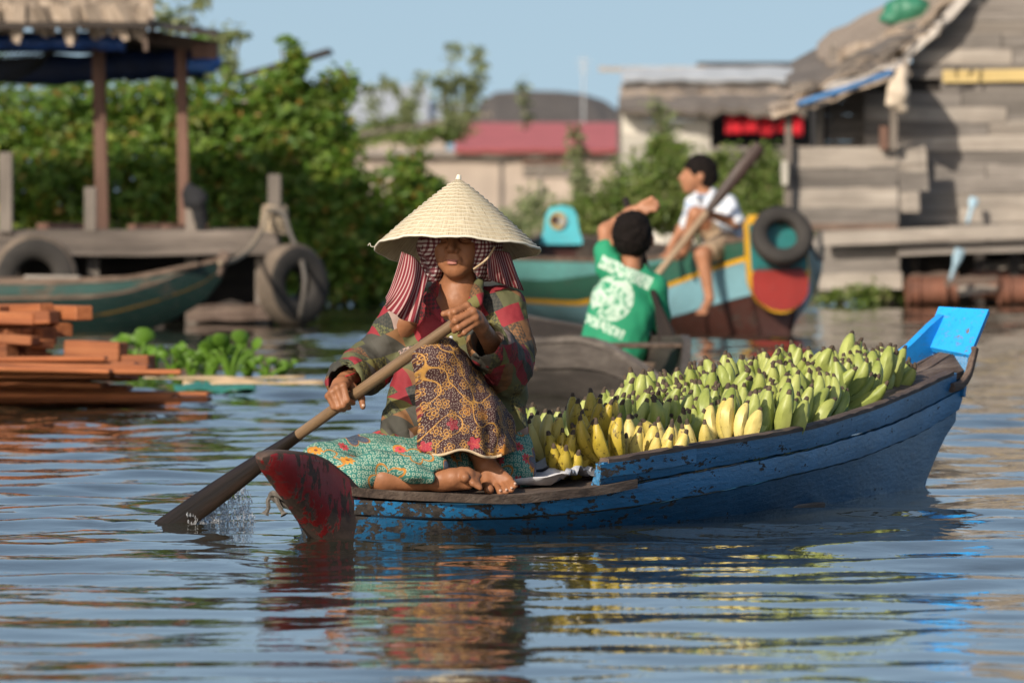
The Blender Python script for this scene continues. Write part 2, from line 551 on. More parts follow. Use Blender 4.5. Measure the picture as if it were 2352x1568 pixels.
M['canoewood'] = wood('grey_brown_hull_wood', (.035, .028, .024), (.10, .083, .071), (.21, .18, .155), 16, blot=5)
M['metal'] = plain('zinc_sheet', (.48, .50, .52), .5, .2, 4, .2)
M['redroof'] = plain('red_roof_sheet', (.47, .125, .12), .55, .12, 3, .1)
M['concrete'] = plain('pale_render', (.42, .345, .285), .9, .16, 2.2, .3)
M['redcloth'] = plain('red_cloth', (.55, .012, .025), .8, .3, 8)
M['net'] = plain('dark_net', (.02, .022, .02), .9, .3, 30)
M['whitesack'] = plain('white_woven_sack', (.52, .52, .55), .6, .15, 40, .4)
M['greysheet'] = plain('grey_sheet', (.16, .16, .175), .7, .2, 20, .3)
M['greensheet'] = plain('green_plastic', (.03, .22, .15), .45, .3, 10, .4)
M['bamboo'] = plain('bamboo', (.46, .33, .20), .6, .3, 9)
M['barrel'] = plain('rust_barrel', (.17, .07, .042), .7, .5, 5)
M['greenplastic'] = plain('green_tarpaulin', (.03, .17, .10), .5, .2, 5)

def leafmat(name, cols, tr=.45):
    g = G(name)
    c = g.ramp(g.isl(), [(i / max(1, len(cols) - 1), x) for i, x in enumerate(cols)])
    big = g.noise(g.obj(), 3.0, 3, .6)
    c = g.hsv(c, .5, 1.0, g.ramp(big, [(.3, .7), (.7, 1.25)]))
    d = g.n('BsdfPrincipled', {'Base Color': c, 'Roughness': .5})
    t = g.n('BsdfTranslucent', {0: g.mix(.35, c, (.20, .30, .02))})
    mx = g.n('MixShader', {0: tr, 1: d.outputs[0], 2: t.outputs[0]})
    g.t.links.new(mx.outputs[0], g.out.inputs[0])
    return g.m
M['leaf'] = leafmat('bush_leaves', [(.085, .17, .02), (.15, .27, .034), (.075, .15, .02), (.23, .35, .05), (.11, .21, .026), (.10, .19, .03), (.33, .39, .07), (.11, .22, .028), (.40, .21, .045)])
M['leaf2'] = leafmat('grass_leaves', [(.15, .23, .045), (.21, .29, .06), (.11, .19, .035), (.27, .31, .09), (.16, .24, .05), (.30, .28, .12)])
M['leafpale'] = leafmat('weed_leaves', [(.24, .28, .13), (.30, .33, .16), (.20, .26, .10), (.36, .36, .20)], .45)
M['hyacinth'] = leafmat('hyacinth_leaves', [(.16, .32, .03), (.24, .42, .045), (.12, .26, .025), (.32, .46, .07)], .4)
M['stem'] = plain('plant_stem', (.10, .085, .05), .8, .3, 12)

# banana skin: greens with pale ridges and rusty marks
def banana_mat(name, a, b, spot, amt):
    g = G(name); o = g.obj()
    rv = g.math('MULTIPLY', g.rnd(), 50.)
    off = g.n('VectorMath', {0: o, 1: g.comb(rv, rv, 0.)}, operation='ADD').outputs[0]
    c = g.mix(g.rnd(), a, b)
    n = g.noise(g.map(off, (1, 1, .4)), 22, 4, .6)
    c = g.mix(g.ramp(n, [(.42, 0.), (.66, .55)]), c, [min(1, x * 1.25 + .03) for x in b])
    z = g.sep(o)[2]
    sp = g.noise(off, 55, 5, .7)
    c = g.mix(g.ramp(sp, [(amt, 0.), (amt + .07, .85)]), c, spot)
    return g.bsdf(c, .48, g.bump(n, .15, .004))
M['banana_tip'] = plain('banana_tip', (.075, .05, .032), .8, .4, 90, .3)
M['banana_green'] = banana_mat('green_banana_skin', (.21, .265, .045), (.36, .385, .10), (.12, .085, .03), .66)
M['banana_yellow'] = banana_mat('yellow_banana_skin', (.52, .40, .07), (.64, .52, .18), (.22, .11, .03), .60)
M['banana_dark'] = banana_mat('overripe_banana_skin', (.34, .25, .02), (.46, .34, .035), (.045, .026, .012), .55)

# skin
def skin(name, c, var=.18):
    g = G(name); o = g.obj()
    n = g.noise(o, 18, 5, .6); n2 = g.noise(o, 160, 3, .6)
    cc = g.ramp(n, [(.3, [x * (1 - var) for x in c]), (.7, [x * (1 + var) for x in c])])
    return g.bsdf(cc, .5, g.bump(g.math('ADD', n2, g.math('MULTIPLY', n, 1.5)), .18, .003), Specular_IOR_Level=.35)
M['skin'] = skin('tanned_skin', (.28, .118, .055))
M['skin_boy'] = skin('boy_skin', (.36, .165, .09))
M['lips'] = skin('lips', (.34, .13, .10))
M['nail'] = plain('nails', (.50, .33, .25), .35, .1)
M['hair'] = plain('black_hair', (.010, .007, .006), .75, .6, 70, 1.0, Specular_IOR_Level=.15)

# straw hat: radial palm leaf streaks
g = G('palm_straw'); o = g.obj()
x, y, z = g.sep(o)
ang = g.math('ARCTAN2', y, x)
rad = g.math('SQRT', g.math('ADD', g.math('MULTIPLY', x, x), g.math('MULTIPLY', y, y)))
v = g.comb(g.math('MULTIPLY', ang, 9.), g.math('MULTIPLY', rad, 3.), 0.)
n = g.noise(v, 6, 6, .65, .5)
n2 = g.noise(o, 14, 4, .6)
c = g.ramp(n, [(.30, (.30, .22, .125)), (.45, (.56, .46, .30)), (.62, (.72, .63, .45))])
c = g.mix(g.ramp(n2, [(.45, 0.), (.75, .35)]), c, (.48, .37, .23))
M['straw'] = g.bsdf(c, .55, g.bump(g.math('ADD', n, g.math('MULTIPLY', g.noise(o, 60, 3, .6), .5)), .8, .005))
M['thread'] = plain('hat_thread', (.74, .68, .54), .6, .1)

# patchwork shirt: small printed rectangles and triangles in dull reds, olives and browns
g = G('patchwork_shirt'); o = g.obj()
w1 = g.noise(o, 7, 2, .5)
vv = g.n('VectorMath', {0: o, 1: g.n('VectorMath', {0: g.n('TexNoise', {'Vector': o, 'Scale': 7.0, 'Detail': 1.0}).outputs[1], 1: (.035, .035, .035)}, operation='MULTIPLY').outputs[0]}, operation='ADD').outputs[0]
x, y, z = g.sep(g.map(vv, rot=(.1, .38, .25)))
def patch(su, sv, off):
    v_ = g.math('ADD', g.math('MULTIPLY', z, sv), off)
    row = g.math('FLOOR', v_)
    u_ = g.math('ADD', g.math('MULTIPLY', g.math('ADD', x, g.math('MULTIPLY', y, .7)), su), g.math('MULTIPLY', row, .37))
    cu = g.math('FLOOR', u_)
    tri = g.math('GREATER_THAN', g.math('ADD', g.math('SUBTRACT', u_, cu), g.math('SUBTRACT', v_, row)), 1.0)
    h1 = g.n('TexWhiteNoise', {0: g.comb(cu, row, off)}, noise_dimensions='3D').outputs
    h2 = g.n('TexWhiteNoise', {0: g.comb(cu, row, off + 5.)}, noise_dimensions='3D').outputs
    k = g.math('MULTIPLY', tri, g.math('GREATER_THAN', h1[0], .55))
    return g.math('ADD', g.math('MULTIPLY', g.sep(h1[1])[1], g.math('SUBTRACT', 1., k)), g.math('MULTIPLY', g.sep(h2[1])[1], k)), g.sep(h2[1])[2]
hue, sel_ = patch(21., 17., 2.3)
pal = [(0., (.23, .018, .027)), (.19, (.14, .125, .036)), (.36, (.05, .047, .037)), (.48, (.24, .018, .026)), (.62, (.19, .09, .036)), (.74, (.10, .10, .042)), (.86, (.06, .056, .046)), (.95, (.30, .21, .18))]
c = g.ramp(hue, pal, 'CONSTANT')
ck = g.n('TexChecker', {'Vector': g.map(vv, rot=(0, .8, 0)), 'Color1': (1, 1, 1, 1), 'Color2': (0, 0, 0, 1), 'Scale': 110.0}).outputs[1]
c = g.mix(g.math('MULTIPLY', ck, g.ramp(sel_, [(.66, 0.), (.68, .75)], 'CONSTANT')), c, (.022, .026, .024))
wv = g.noise(o, 420, 2, .5)
c = g.hsv(c, .5, 1.0, g.ramp(w1, [(.3, .8), (.7, 1.25)]))
M['shirt'] = g.bsdf(c, .8, g.bump(wv, .2, .002))

def local_flower(g, o2, scale, petals, inner, rnd=.6):
    """distance-like value to a petal outline around each voronoi point of the cloth plane"""
    vo = g.n('TexVoronoi', {'Vector': o2, 'Scale': scale, 'Randomness': rnd}, voronoi_dimensions='2D')
    d = g.n('VectorMath', {0: o2, 1: vo.outputs['Position']}, operation='SUBTRACT').outputs[0]
    dx, dy, _ = g.sep(d)
    r = g.math('MULTIPLY', g.math('SQRT', g.math('ADD', g.math('MULTIPLY', dx, dx), g.math('MULTIPLY', dy, dy))), scale)
    th = g.math('ARCTAN2', dy, dx)
    pet = g.math('ADD', inner, g.math('MULTIPLY', g.math('ABSOLUTE', g.math('SINE', g.math('MULTIPLY', th, petals / 2))), inner * .8))
    return r, g.math('SUBTRACT', r, pet), vo

def cloth_uv(g):
    x, y, z = g.sep(g.obj())
    w_ = g.n('TexNoise', {'Vector': g.obj(), 'Scale': 9.0, 'Detail': 1.0}).outputs[1]
    v = g.comb(g.math('ADD', x, g.math('MULTIPLY', y, .45)), g.math('ADD', z, g.math('MULTIPLY', y, .35)), 0.)
    return g.n('VectorMath', {0: v, 1: g.n('VectorMath', {0: w_, 1: (.012, .012, 0)}, operation='MULTIPLY').outputs[0]}, operation='ADD').outputs[0]

# teal sarong with white dots and orange flowers
g = G('teal_flower_sarong'); u = cloth_uv(g)
r, f, vo = local_flower(g, u, 75, 6, .25, .35)
dot = g.ramp(g.math('ABSOLUTE', g.math('SUBTRACT', r, .30)), [(.07, 1.), (.12, 0.)])
c = g.mix(g.ramp(g.noise(g.obj(), 8, 3, .5), [(.3, 0.), (.7, 1.)]), (.020, .125, .105), (.035, .185, .15))
c = g.mix(g.math('MULTIPLY', dot, .55), c, (.50, .56, .42))
r2, f2, vo2 = local_flower(g, u, 12, 8, .115, .8)
fl = g.ramp(f2, [(.0, 1.), (.02, 0.)])
fl = g.math('MULTIPLY', fl, g.math('GREATER_THAN', g.sep(vo2.outputs['Color'])[2], .3))
fc = g.mix(g.ramp(g.sep(vo2.outputs['Color'])[0], [(.45, 0.), (.5, 1.)]), (.50, .21, .02), (.48, .05, .06))
fc = g.mix(g.ramp(r2, [(.045, 1.), (.06, 0.)]), fc, (.16, .05, .015))
c = g.mix(fl, c, fc)
r3, f3, vo3 = local_flower(g, g.map(u, loc=(.31, .17, 0)), 7, 5, .2, 1.0)
ln = g.ramp(g.math('ABSOLUTE', f3), [(.015, 1.), (.03, 0.)])
c = g.mix(ln, c, (.42, .17, .02))
fill = g.math('MULTIPLY', g.ramp(f3, [(-.02, 1.), (0., 0.)]), g.ramp(g.sep(vo3.outputs['Color'])[1], [(.5, 0.), (.52, 1.)]))
c = g.mix(g.math('MULTIPLY', fill, .8), c, (.05, .05, .11))
M['teal'] = g.bsdf(c, .8, g.bump(g.noise(g.obj(), 300, 2), .15, .002))

# brown batik with gold vines
g = G('brown_gold_batik'); u = cloth_uv(g)
r, f, vo = local_flower(g, u, 170, 6, .2, .8)
c = g.mix(g.noise(g.obj(), 10, 3), (.030, .008, .010), (.055, .016, .016))
c = g.mix(g.math('MULTIPLY', g.ramp(r, [(.16, 1.), (.24, 0.)]), .6), c, (.50, .42, .34))
r2, f2, vo2 = local_flower(g, u, 24, 5, .20, .75)
gold = (.50, .255, .055)
l1 = g.ramp(g.math('ABSOLUTE', f2), [(.012, 1.), (.04, 0.)])
l2 = g.ramp(g.math('ABSOLUTE', g.math('SUBTRACT', r2, .13)), [(.02, 1.), (.04, 0.)])
nv = g.noise(u, 13, 0, .5, 0.)
l3 = g.ramp(g.math('ABSOLUTE', g.math('SUBTRACT', nv, .5)), [(.007, 1.), (.016, 0.)])
l4 = g.ramp(g.math('ABSOLUTE', g.math('SUBTRACT', g.noise(g.map(u, loc=(3, 1, 0)), 14, 0, .4, .3), .5)), [(.008, 1.), (.016, 0.)])
allg = g.math('MAXIMUM', g.math('MAXIMUM', l1, l2), l3)
inside = g.ramp(f2, [(-.03, 1.), (0., 0.)])
c = g.mix(g.math('MULTIPLY', inside, .25), c, (.16, .06, .03))
c = g.mix(g.math('MULTIPLY', allg, .9), c, gold)
zz = g.sep(g.obj())[2]
low = g.ramp(zz, [(.17, 1.), (.27, 0.)])
r5, f5, vo5 = local_flower(g, g.map(u, loc=(.13, .07, 0)), 13, 5, .15, 1.)
pk = g.math('MULTIPLY', g.ramp(f5, [(-.02, 1.), (.0, 0.)]), low)
c = g.mix(g.math('MULTIPLY', pk, .8), c, g.mix(g.ramp(g.sep(vo5.outputs['Color'])[0], [(.4, 0.), (.5, 1.)]), (.40, .03, .05), (.46, .17, .015)))
M['batik'] = g.bsdf(c, .8, g.bump(g.noise(g.obj(), 300, 2), .15, .002))
M['hem'] = plain('cream_hem', (.52, .40, .26), .9, .2)

# checked scarf: fine red and white checks over the head, stripes on the hanging ends
def krama(name, stripes):
    g = G(name); o = g.obj()
    wn_ = g.n('TexNoise', {'Vector': o, 'Scale': 12.0, 'Detail': 1.0}).outputs[1]
    v = g.n('VectorMath', {0: o, 1: g.n('VectorMath', {0: wn_, 1: (.012, .012, .012)}, operation='MULTIPLY').outputs[0]}, operation='ADD').outputs[0]
    x, y, z = g.sep(v)
    a = g.math('ADD', x, g.math('MULTIPLY', y, .6))
    def st(e, p): return g.math('GREATER_THAN', g.math('SINE', g.math('MULTIPLY', e, p)), 0.)
    if stripes:
        u_ = g.n('UVMap').outputs[0]
        e = g.math('ADD', g.sep(u_)[0], g.math('MULTIPLY', g.noise(o, 20, 2), .01))
        m1 = g.ramp(g.math('SINE', g.math('MULTIPLY', e, 2 * math.pi * 13)), [(.30, 0.), (.62, 1.)])
        c = g.mix(m1, (.165, .012, .020), (.42, .27, .25))
    else:
        s1, s2 = st(a, 2 * math.pi / .0125), st(z, 2 * math.pi / .0125)
        t = g.math('MULTIPLY', g.math('ADD', s1, s2), .5)
        c = g.ramp(t, [(0., (.10, .010, .018)), (.45, (.21, .085, .09)), (.9, (.55, .49, .47))], 'CONSTANT')
    return g.bsdf(c, .85, g.bump(g.noise(o, 250, 2), .2, .002))
M['check'] = krama('red_white_check', False)
M['stripe'] = krama('red_white_stripe', True)
# ------------------------------------------------------------------ water
def water():
    ys = [9.0]
    while ys[-1] < 80: ys.append(ys[-1] * 1.0024)
    while ys[-1] < 2600: ys.append(ys[-1] * 1.2)
    ys = [-400., -100., -20., 0., 4., 7.] + ys
    xs = list(np.arange(-5, 5.001, .045))
    x = 5.0; st = .06
    ext = []
    while x < 1800: x += st; st *= 1.22; ext.append(x)
    xs = [-e for e in ext[::-1]] + xs + ext
    X, Y = np.meshgrid(np.array(xs), np.array(ys), indexing='ij')
    Z = np.zeros_like(X)
    r = np.random.RandomState(5)
    for i in range(70):
        lam = .18 * (1.25 / .18) ** (r.rand() ** 1.05)
        th = r.normal(0, 1.05) + math.pi / 2 + .25
        k = 2 * math.pi / lam
        slope = .0098 * (lam / .5) ** .25
        ph = r.rand() * 6.28
        dx = .12 * np.sin(X * .9 + i) + .1 * np.sin(Y * .6 + i * 1.7)
        Z += slope / k * np.sin(k * (X * math.cos(th) + Y * math.sin(th)) + ph + dx * k * .35)
    pool = .75 + .45 * np.sin(X * .8 + Y * .23) * np.sin(Y * .31 - X * .5 + 1)
    Z *= pool
    fade = np.clip((12 - np.abs(X)) / 4, 0, 1) * np.clip((110 - Y) / 40, 0, 1)
    Z *= fade
    # rings where the blade enters, small wave at the blue boat's stem and along its side
    for (cx, cy, amp, lam, dec) in ((-1.0, 27.25, .0045, .16, .55), (-.60, 26.2, .004, .14, .35), (1.36, 30.4, .003, .18, .5)):
        d = np.sqrt((X - cx) ** 2 + (Y - cy) ** 2)
        Z += amp * np.cos(2 * math.pi * d / lam) * np.exp(-d / dec * 1.6)
    n, m = X.shape
    V = np.stack([X, Y, Z], -1).reshape(-1, 3)
    i = np.arange(n - 1)[:, None] * m + np.arange(m - 1)[None, :]
    i = i.reshape(-1)
    F = np.stack([i, i + m, i + m + 1, i + 1], 1)
    me = bpy.data.meshes.new('water')
    me.vertices.add(len(V)); me.vertices.foreach_set('co', V.ravel())
    me.loops.add(len(F) * 4); me.loops.foreach_set('vertex_index', F.ravel())
    me.polygons.add(len(F)); me.polygons.foreach_set('loop_start', np.arange(len(F)) * 4)
    me.polygons.foreach_set('loop_total', np.full(len(F), 4))
    me.polygons.foreach_set('use_smooth', np.ones(len(F), bool))
    me.materials.append(M['water'])
    me.update(calc_edges=True)
    o = bpy.data.objects.new('water', me); col.objects.link(o)
    tag(o, kind='structure')
water()

# ------------------------------------------------------------------ the blue boat
BO = Vector((-.548, 26.3, 0)); BA = math.atan2(4.0, 1.902)
boat = thing('rowing_boat', 'weathered blue wooden rowing boat with red prow, loaded with bananas', 'boat', BO, BA)
BM = rootm(boat)
S_ = [0, .15, .3, .5, .75, 1.0, 1.3, 1.7, 2.1, 2.5, 2.9, 3.3, 3.7, 4.0, 4.25, 4.43, 4.6, 4.75]
BW = [.03, .12, .21, .297, .378, .44, .463, .463, .435, .393, .323, .253, .164, .10, .055, .02, .008, .0]
ZG = [.19, .19, .19, .19, .19, .204, .223, .235, .245, .257, .275, .293, .313, .329, .349, .364, .379, .392]
ZD = [.149, .133, .117, .108, .118, .137, .15, .15, .15, .15, .15, .15, .15, .15, .15, .15, .15, .15]
Z1 = [.121, .107, .092, .089, .104, .126, .145, .162, .176, .187, .204, .219, .232, .251, .27, .285, .31, .332]
Z2 = [.071, .059, .045, .043, .048, .056, .069, .086, .101, .116, .124, .138, .157, .17, .188, .205, .233, .263]
def tab(V):
    xs = np.linspace(0, 4.75, 400); ys = np.interp(xs, S_, V)
    k = np.exp(-np.linspace(-2, 2, 41) ** 2); k /= k.sum()
    pad = np.concatenate([2 * ys[0] - ys[20:0:-1], ys, 2 * ys[-1] - ys[-2:-22:-1]])
    sm = np.convolve(pad, k, 'valid')
    return lambda s: float(np.interp(s, xs, sm))
fbw, fzg, fzd, fz1, fz2 = tab(BW), tab(ZG), tab(ZD), tab(Z1), tab(Z2)
def fl(s): return min(1, s / .4)
def fkeel(s): return -.11 if s < 4.3 else -.11 + (s - 4.3) * .80
def bpt(s, w, z): return (s, -w, z)          # w > 0 is the near side of the boat

def strake(name, s0, s1, top, bot, side, mat, t=.022, n=44, lap=0.0, bulge=.006):
    """one plank of the hull between two lines (half-breadth, height)"""
    V, F = [], []
    for i in range(n + 1):
        s = s0 + (s1 - s0) * i / n
        bt, zt = top(s); bb, zb = bot(s)
        zt = max(zt, zb + .002)
        mid = ((bt + bb) / 2 + bulge, (zt + zb) / 2)
        jit = .0015 * math.sin(s * 23 + zt * 90)
        out = [(bt + lap, zt + jit), (mid[0] + lap * .5, mid[1]), (bb + .002, zb + jit)]
        inn = [(max(bb - t, .0), zb + jit), (max(mid[0] - t, .0), mid[1]), (max(bt + lap - t, .0), zt + jit)]
        for (b, z) in out + inn: V.append(bpt(s, side * b, z))
    for i in range(n):
        for j in range(6):
            a, b = i * 6 + j, i * 6 + (j + 1) % 6
            F.append((a, b, b + 6, a + 6) if side > 0 else (a, a + 6, b + 6, b))
    F.append(tuple(range(6))); F.append(tuple(n * 6 + j for j in range(6))[::-1])
    return mk(name, V, F, mat, boat, True, False, 35)

for side in (1, -1):
    strake('gunwale_plank', .88, 4.54, lambda s: (fbw(s) + .075 * fl(s), fzg(s)), lambda s: (fbw(s) + .060 * fl(s), fz1(s) + .005), side, M['blue'], .026, lap=.004)
    strake('side_plank', .06, 4.66, lambda s: (fbw(s) + .058 * fl(s), fz1(s) - .004), lambda s: (fbw(s) + .043 * fl(s), fz2(s) + .003), side, M['blue'])
    strake('bottom_plank', .04, 4.66, lambda s: (fbw(s) + .035 * fl(s), fz2(s) - .004), lambda s: (fbw(s) * .75, min(fkeel(s), fz2(s) - .02)), side, M['blue_low'], .02, bulge=.016)
    # worn rail on top of the gunwale plank
    V, F = [], []
    nn = 50
    for i in range(nn + 1):
        s = .90 + (4.50 - .90) * i / nn
        b = fbw(s) + .079; z = fzg(s)
        j = .002 * math.sin(s * 31)
        for (db, dz) in ((.003, -.004), (.003, .008 + j), (-.008, .013 + j), (-.026, .012), (-.030, -.002)):
            V.append(bpt(s, side * (b + db), z + dz))
    for i in range(nn):
        for j in range(5):
            a, b = i * 5 + j, i * 5 + (j + 1) % 5
            F.append((a, b, b + 5, a + 5) if side > 0 else (a, a + 5, b + 5, b))
    F.append(tuple(range(5))); F.append(tuple(nn * 5 + j for j in range(5))[::-1])
    mk('rail', V, F, M['rail'], boat, True, False, 35)
# a short blue lap board on the near side where the gunwale begins
strake('lap_board', .86, 1.42, lambda s: (fbw(s) + .084, fzg(s) - .004), lambda s: (fbw(s) + .080, fzg(s) - .045), 1, M['blue'], .012, n=10, bulge=.001)
# bottom of the hull
V, F = [], []
for i in range(41):
    s = .02 + 4.35 * i / 40
    for k in (-1, 0, 1): V.append(bpt(s, k * fbw(s) * .75, min(fkeel(s), fz2(s) - .02) - (.012 if k == 0 else 0)))
for i in range(40):
    for k in range(2): F.append((i * 3 + k, i * 3 + k + 1, i * 3 + k + 4, i * 3 + k + 3))
mk('bottom', V, F, M['blue_low'], boat, True, False)

# bow deck: four long boards
def deck_boards(name, s0, s1, fr, zf, mat, t=.022, n=18, inset=.0, crown=None):
    for k in range(len(fr) - 1):
        V, F = [], []
        for i in range(n + 1):
            s = s0 + (s1 - s0) * i / n
            b = fbw(s) + .070 * fl(s) + inset
            for (f, dn) in ((fr[k], 0), (fr[k + 1], 0), (fr[k + 1], t), (fr[k], t)):
                g_ = .003 if f not in (fr[0], fr[-1]) else 0
                wv = b * f + (g_ if f == fr[k] else -g_)
                z = zf(s) + (crown(s, f) if crown else 0) - dn + .0015 * math.sin(17 * s + 5 * k)
                V.append(bpt(s, wv, z))
        for i in range(n):
            for j in range(4):
                a, b = i * 4 + j, i * 4 + (j + 1) % 4
                F.append((a, b, b + 4, a + 4))
        F.append((0, 1, 2, 3)); F.append((n * 4 + 3, n * 4 + 2, n * 4 + 1, n * 4))
        mk(name, V, F, mat, boat, True, False, 30)
deck_boards('deck_board', .05, 1.04, [-1, -.5, -.05, .42, 1.03], lambda s: fzd(s) + .004, M['deck'], .026)
box_obj('beam', BM @ Vector((1.07, 0, .135)), (.06, .92, .05), M['deck'], boat, Matrix.Rotation(BA, 4, 'Z'))
# bottom boards under the load
for k in range(5):
    box_obj('floor_board', BM @ Vector((1.95, -.30 + .15 * k, .0)), (1.7, .14, .02), M['deck'], boat, Matrix.Rotation(BA, 4, 'Z'))
def sdeck(s): return float(np.interp(s, [3.6, 4.1, 4.5, 4.67], [.285, .345, .405, .445]))
deck_boards('stern_board', 3.62, 4.67, [-.93, -.34, .28, .93], sdeck, M['deck'], .02, crown=lambda s, f: (fzg(min(s, 4.75)) - .012 - sdeck(s)) * abs(f) ** 1.5 * (1 if f > 0 else .35))

# prow: horn-shaped stem piece
HS = [-.40, -.385, -.35, -.28, -.20, -.125, -.05, .02, .06, .09, .115, .14]
HU = [.247, .256, .262, .264, .261, .250, .230, .203, .180, .160, .148, .140]
HL = [.240, .226, .203, .158, .106, .057, .008, -.05, -.09, -.10, -.10, -.10]
HT = [.018, .030, .040, .046, .050, .053, .058, .066, .074, .080, .084, .088]
V, F = [], []
m = 20
for s, u_, l_, t_ in zip(HS, HU, HL, HT):
    for j in range(m):
        a = 2 * math.pi * j / m
        ca, sa = math.cos(a), math.sin(a)
        wy = t_ * math.copysign(abs(ca) ** .22, ca)
        zz = (u_ + l_) / 2 + (u_ - l_) / 2 * math.copysign(abs(sa) ** .7, sa)
        V.append(bpt(s, wy * (.55 + .45 * min(1, max(0, (zz - l_) / .06))), zz + .002 * math.sin(s * 60 + j)))
for i in range(len(HS) - 1):
    for j in range(m):
        a, b = i * m + j, i * m + (j + 1) % m
        F.append((a, b, b + m, a + m))
F.append(tuple(range(m))); F.append(tuple((len(HS) - 1) * m + j for j in range(m))[::-1])
mk('prow', V, F, M['red'], boat, True, False, 60)
# rope tied through the prow
mb = MB()
mb.tube(smooth_path([bpt(-.13, .0, .085), bpt(-.19, -.02, .118), bpt(-.205, -.05, .135), bpt(-.20, -.065, .128), bpt(-.185, -.05, .112), bpt(-.15, -.02, .09)]), .009, 7)
mb.tube(smooth_path([bpt(-.20, -.06, .132), bpt(-.20, -.075, .115), bpt(-.20, -.073, .095), bpt(-.20, -.083, .076)]), [.007] * 9 + [.006, .007, .009, .012], 6)
mb.tube(smooth_path([bpt(-.20, -.05, .13), bpt(-.198, -.045, .11), bpt(-.195, -.035, .09), bpt(-.195, -.025, .074)]), [.007] * 9 + [.006, .007, .009, .013], 6)
mb.build('rope', M['rope'], boat, world=False)

# stern: upright board, far wing, near rim
def slab(name, quad, t, mat, nseg=1):
    """thick plate from 4 corners (local), t along its normal"""
    q = [Vector(p) for p in quad]
    nn_ = (q[1] - q[0]).cross(q[3] - q[0]).normalized() * t
    V = [tuple(p) for p in q] + [tuple(p - nn_) for p in q]
    F = [(0, 1, 2, 3), (7, 6, 5, 4), (0, 4, 5, 1), (1, 5, 6, 2), (2, 6, 7, 3), (3, 7, 4, 0)]
    return mk(name, V, F, mat, boat, False, False)
slab('stern_plaque', [bpt(4.67, .088, .415), bpt(4.67, -.082, .445), bpt(4.82, -.088, .574), bpt(4.82, .094, .566)], .022, M['blue_sunlit'])
V, F = [], []
prof = [(3.97, .340, .325), (4.17, .365, .340), (4.37, .412, .370), (4.53, .472, .390), (4.67, .532, .415), (4.76, .564, .47), (4.81, .566, .535)]
for (s, zt, zb) in prof:
    b = (fbw(min(s, 4.75)) + .072)
    for (w_, z_) in ((-b, zt), (-b + .02, zt - .004), (-b + .028, zb), (-b - .002, zb)): V.append(bpt(s, w_, z_))
for i in range(len(prof) - 1):
    for j in range(4):
        a, b = i * 4 + j, i * 4 + (j + 1) % 4
        F.append((a, b, b + 4, a + 4))
F.append((0, 1, 2, 3)); e = (len(prof) - 1) * 4; F.append((e + 3, e + 2, e + 1, e))
mk('stern_wing', V, F, M['blue_sunlit'], boat, True, False, 30)
MB().tube(smooth_path([bpt(4.48, .098, .325), bpt(4.57, .096, .335), bpt(4.635, .094, .368), bpt(4.67, .094, .418), bpt(4.69, .094, .452)]), .017, 8, flat=((0, 1, 0), .8)).build('stern_rim', M['rail'], boat, world=False)
MB().tube(smooth_path([bpt(4.38, 0, -.06), bpt(4.47, 0, .08), bpt(4.56, 0, .22), bpt(4.66, 0, .36), bpt(4.70, 0, .43)]), .028, 8).build('sternpost', M['blue'], boat, world=False)
slab('transom', [bpt(4.655, .075, .29), bpt(4.655, -.075, .29), bpt(4.685, -.08, .43), bpt(4.685, .08, .42)], .02, M['blue'])

# ------------------------------------------------------------------ sheets at the front of the load
def cloth(name, label, cat, c, lx, ly, rotz, mat, amp=.03, seed=1, n=26, hfun=None, tilt=(0, 0)):
    V, F = [], []
    c = Vector(c)
    for i in range(n + 1):
        for j in range(n + 1):
            u, v = i / n - .5, j / n - .5
            P = np.array([[u * 4 + seed, v * 3.1, seed * .7]])
            e = 1 + .12 * vnoise(np.array([[math.atan2(v, u) * 1.5 + 5, seed, .3]]), seed)[0]
            h = amp * (vnoise(P * 1.4, seed)[0] * .6 + abs(vnoise(P * 2.7, seed + 1)[0]) * .9)
            x, y = u * lx * e, v * ly * e
            z = h + x * tilt[0] + y * tilt[1]
            if hfun: z += hfun(u, v)
            V.append((x, y, max(z, .003)))
    for i in range(n):
        for j in range(n):
            a = i * (n + 1) + j
            F.append((a, a + 1, a + n + 2, a + n + 1))
    o = mk(name, V, F, mat, None, True, False)
    o.location = c; o.rotation_euler = (0, 0, rotz)
    sm = o.modifiers.new('thickness', 'SOLIDIFY'); sm.thickness = .003
    return tag(o, label, cat)
def bw_pt(s, w_, z): return BM @ Vector(bpt(s, w_, z))
cloth('sack_sheet', 'crumpled white woven sack lying on the bow deck beside the barefoot woman', 'sack', bw_pt(.90, .20, .130), .44, .40, BA + .25, M['whitesack'], .055, 3, hfun=lambda u, v: .05 * max(0, u + .25))
cloth('ground_sheet', 'dark grey sheet spread under the ripe bananas', 'sheet', bw_pt(1.22, .12, .150), .5, .66, BA, M['greysheet'], .03, 9)

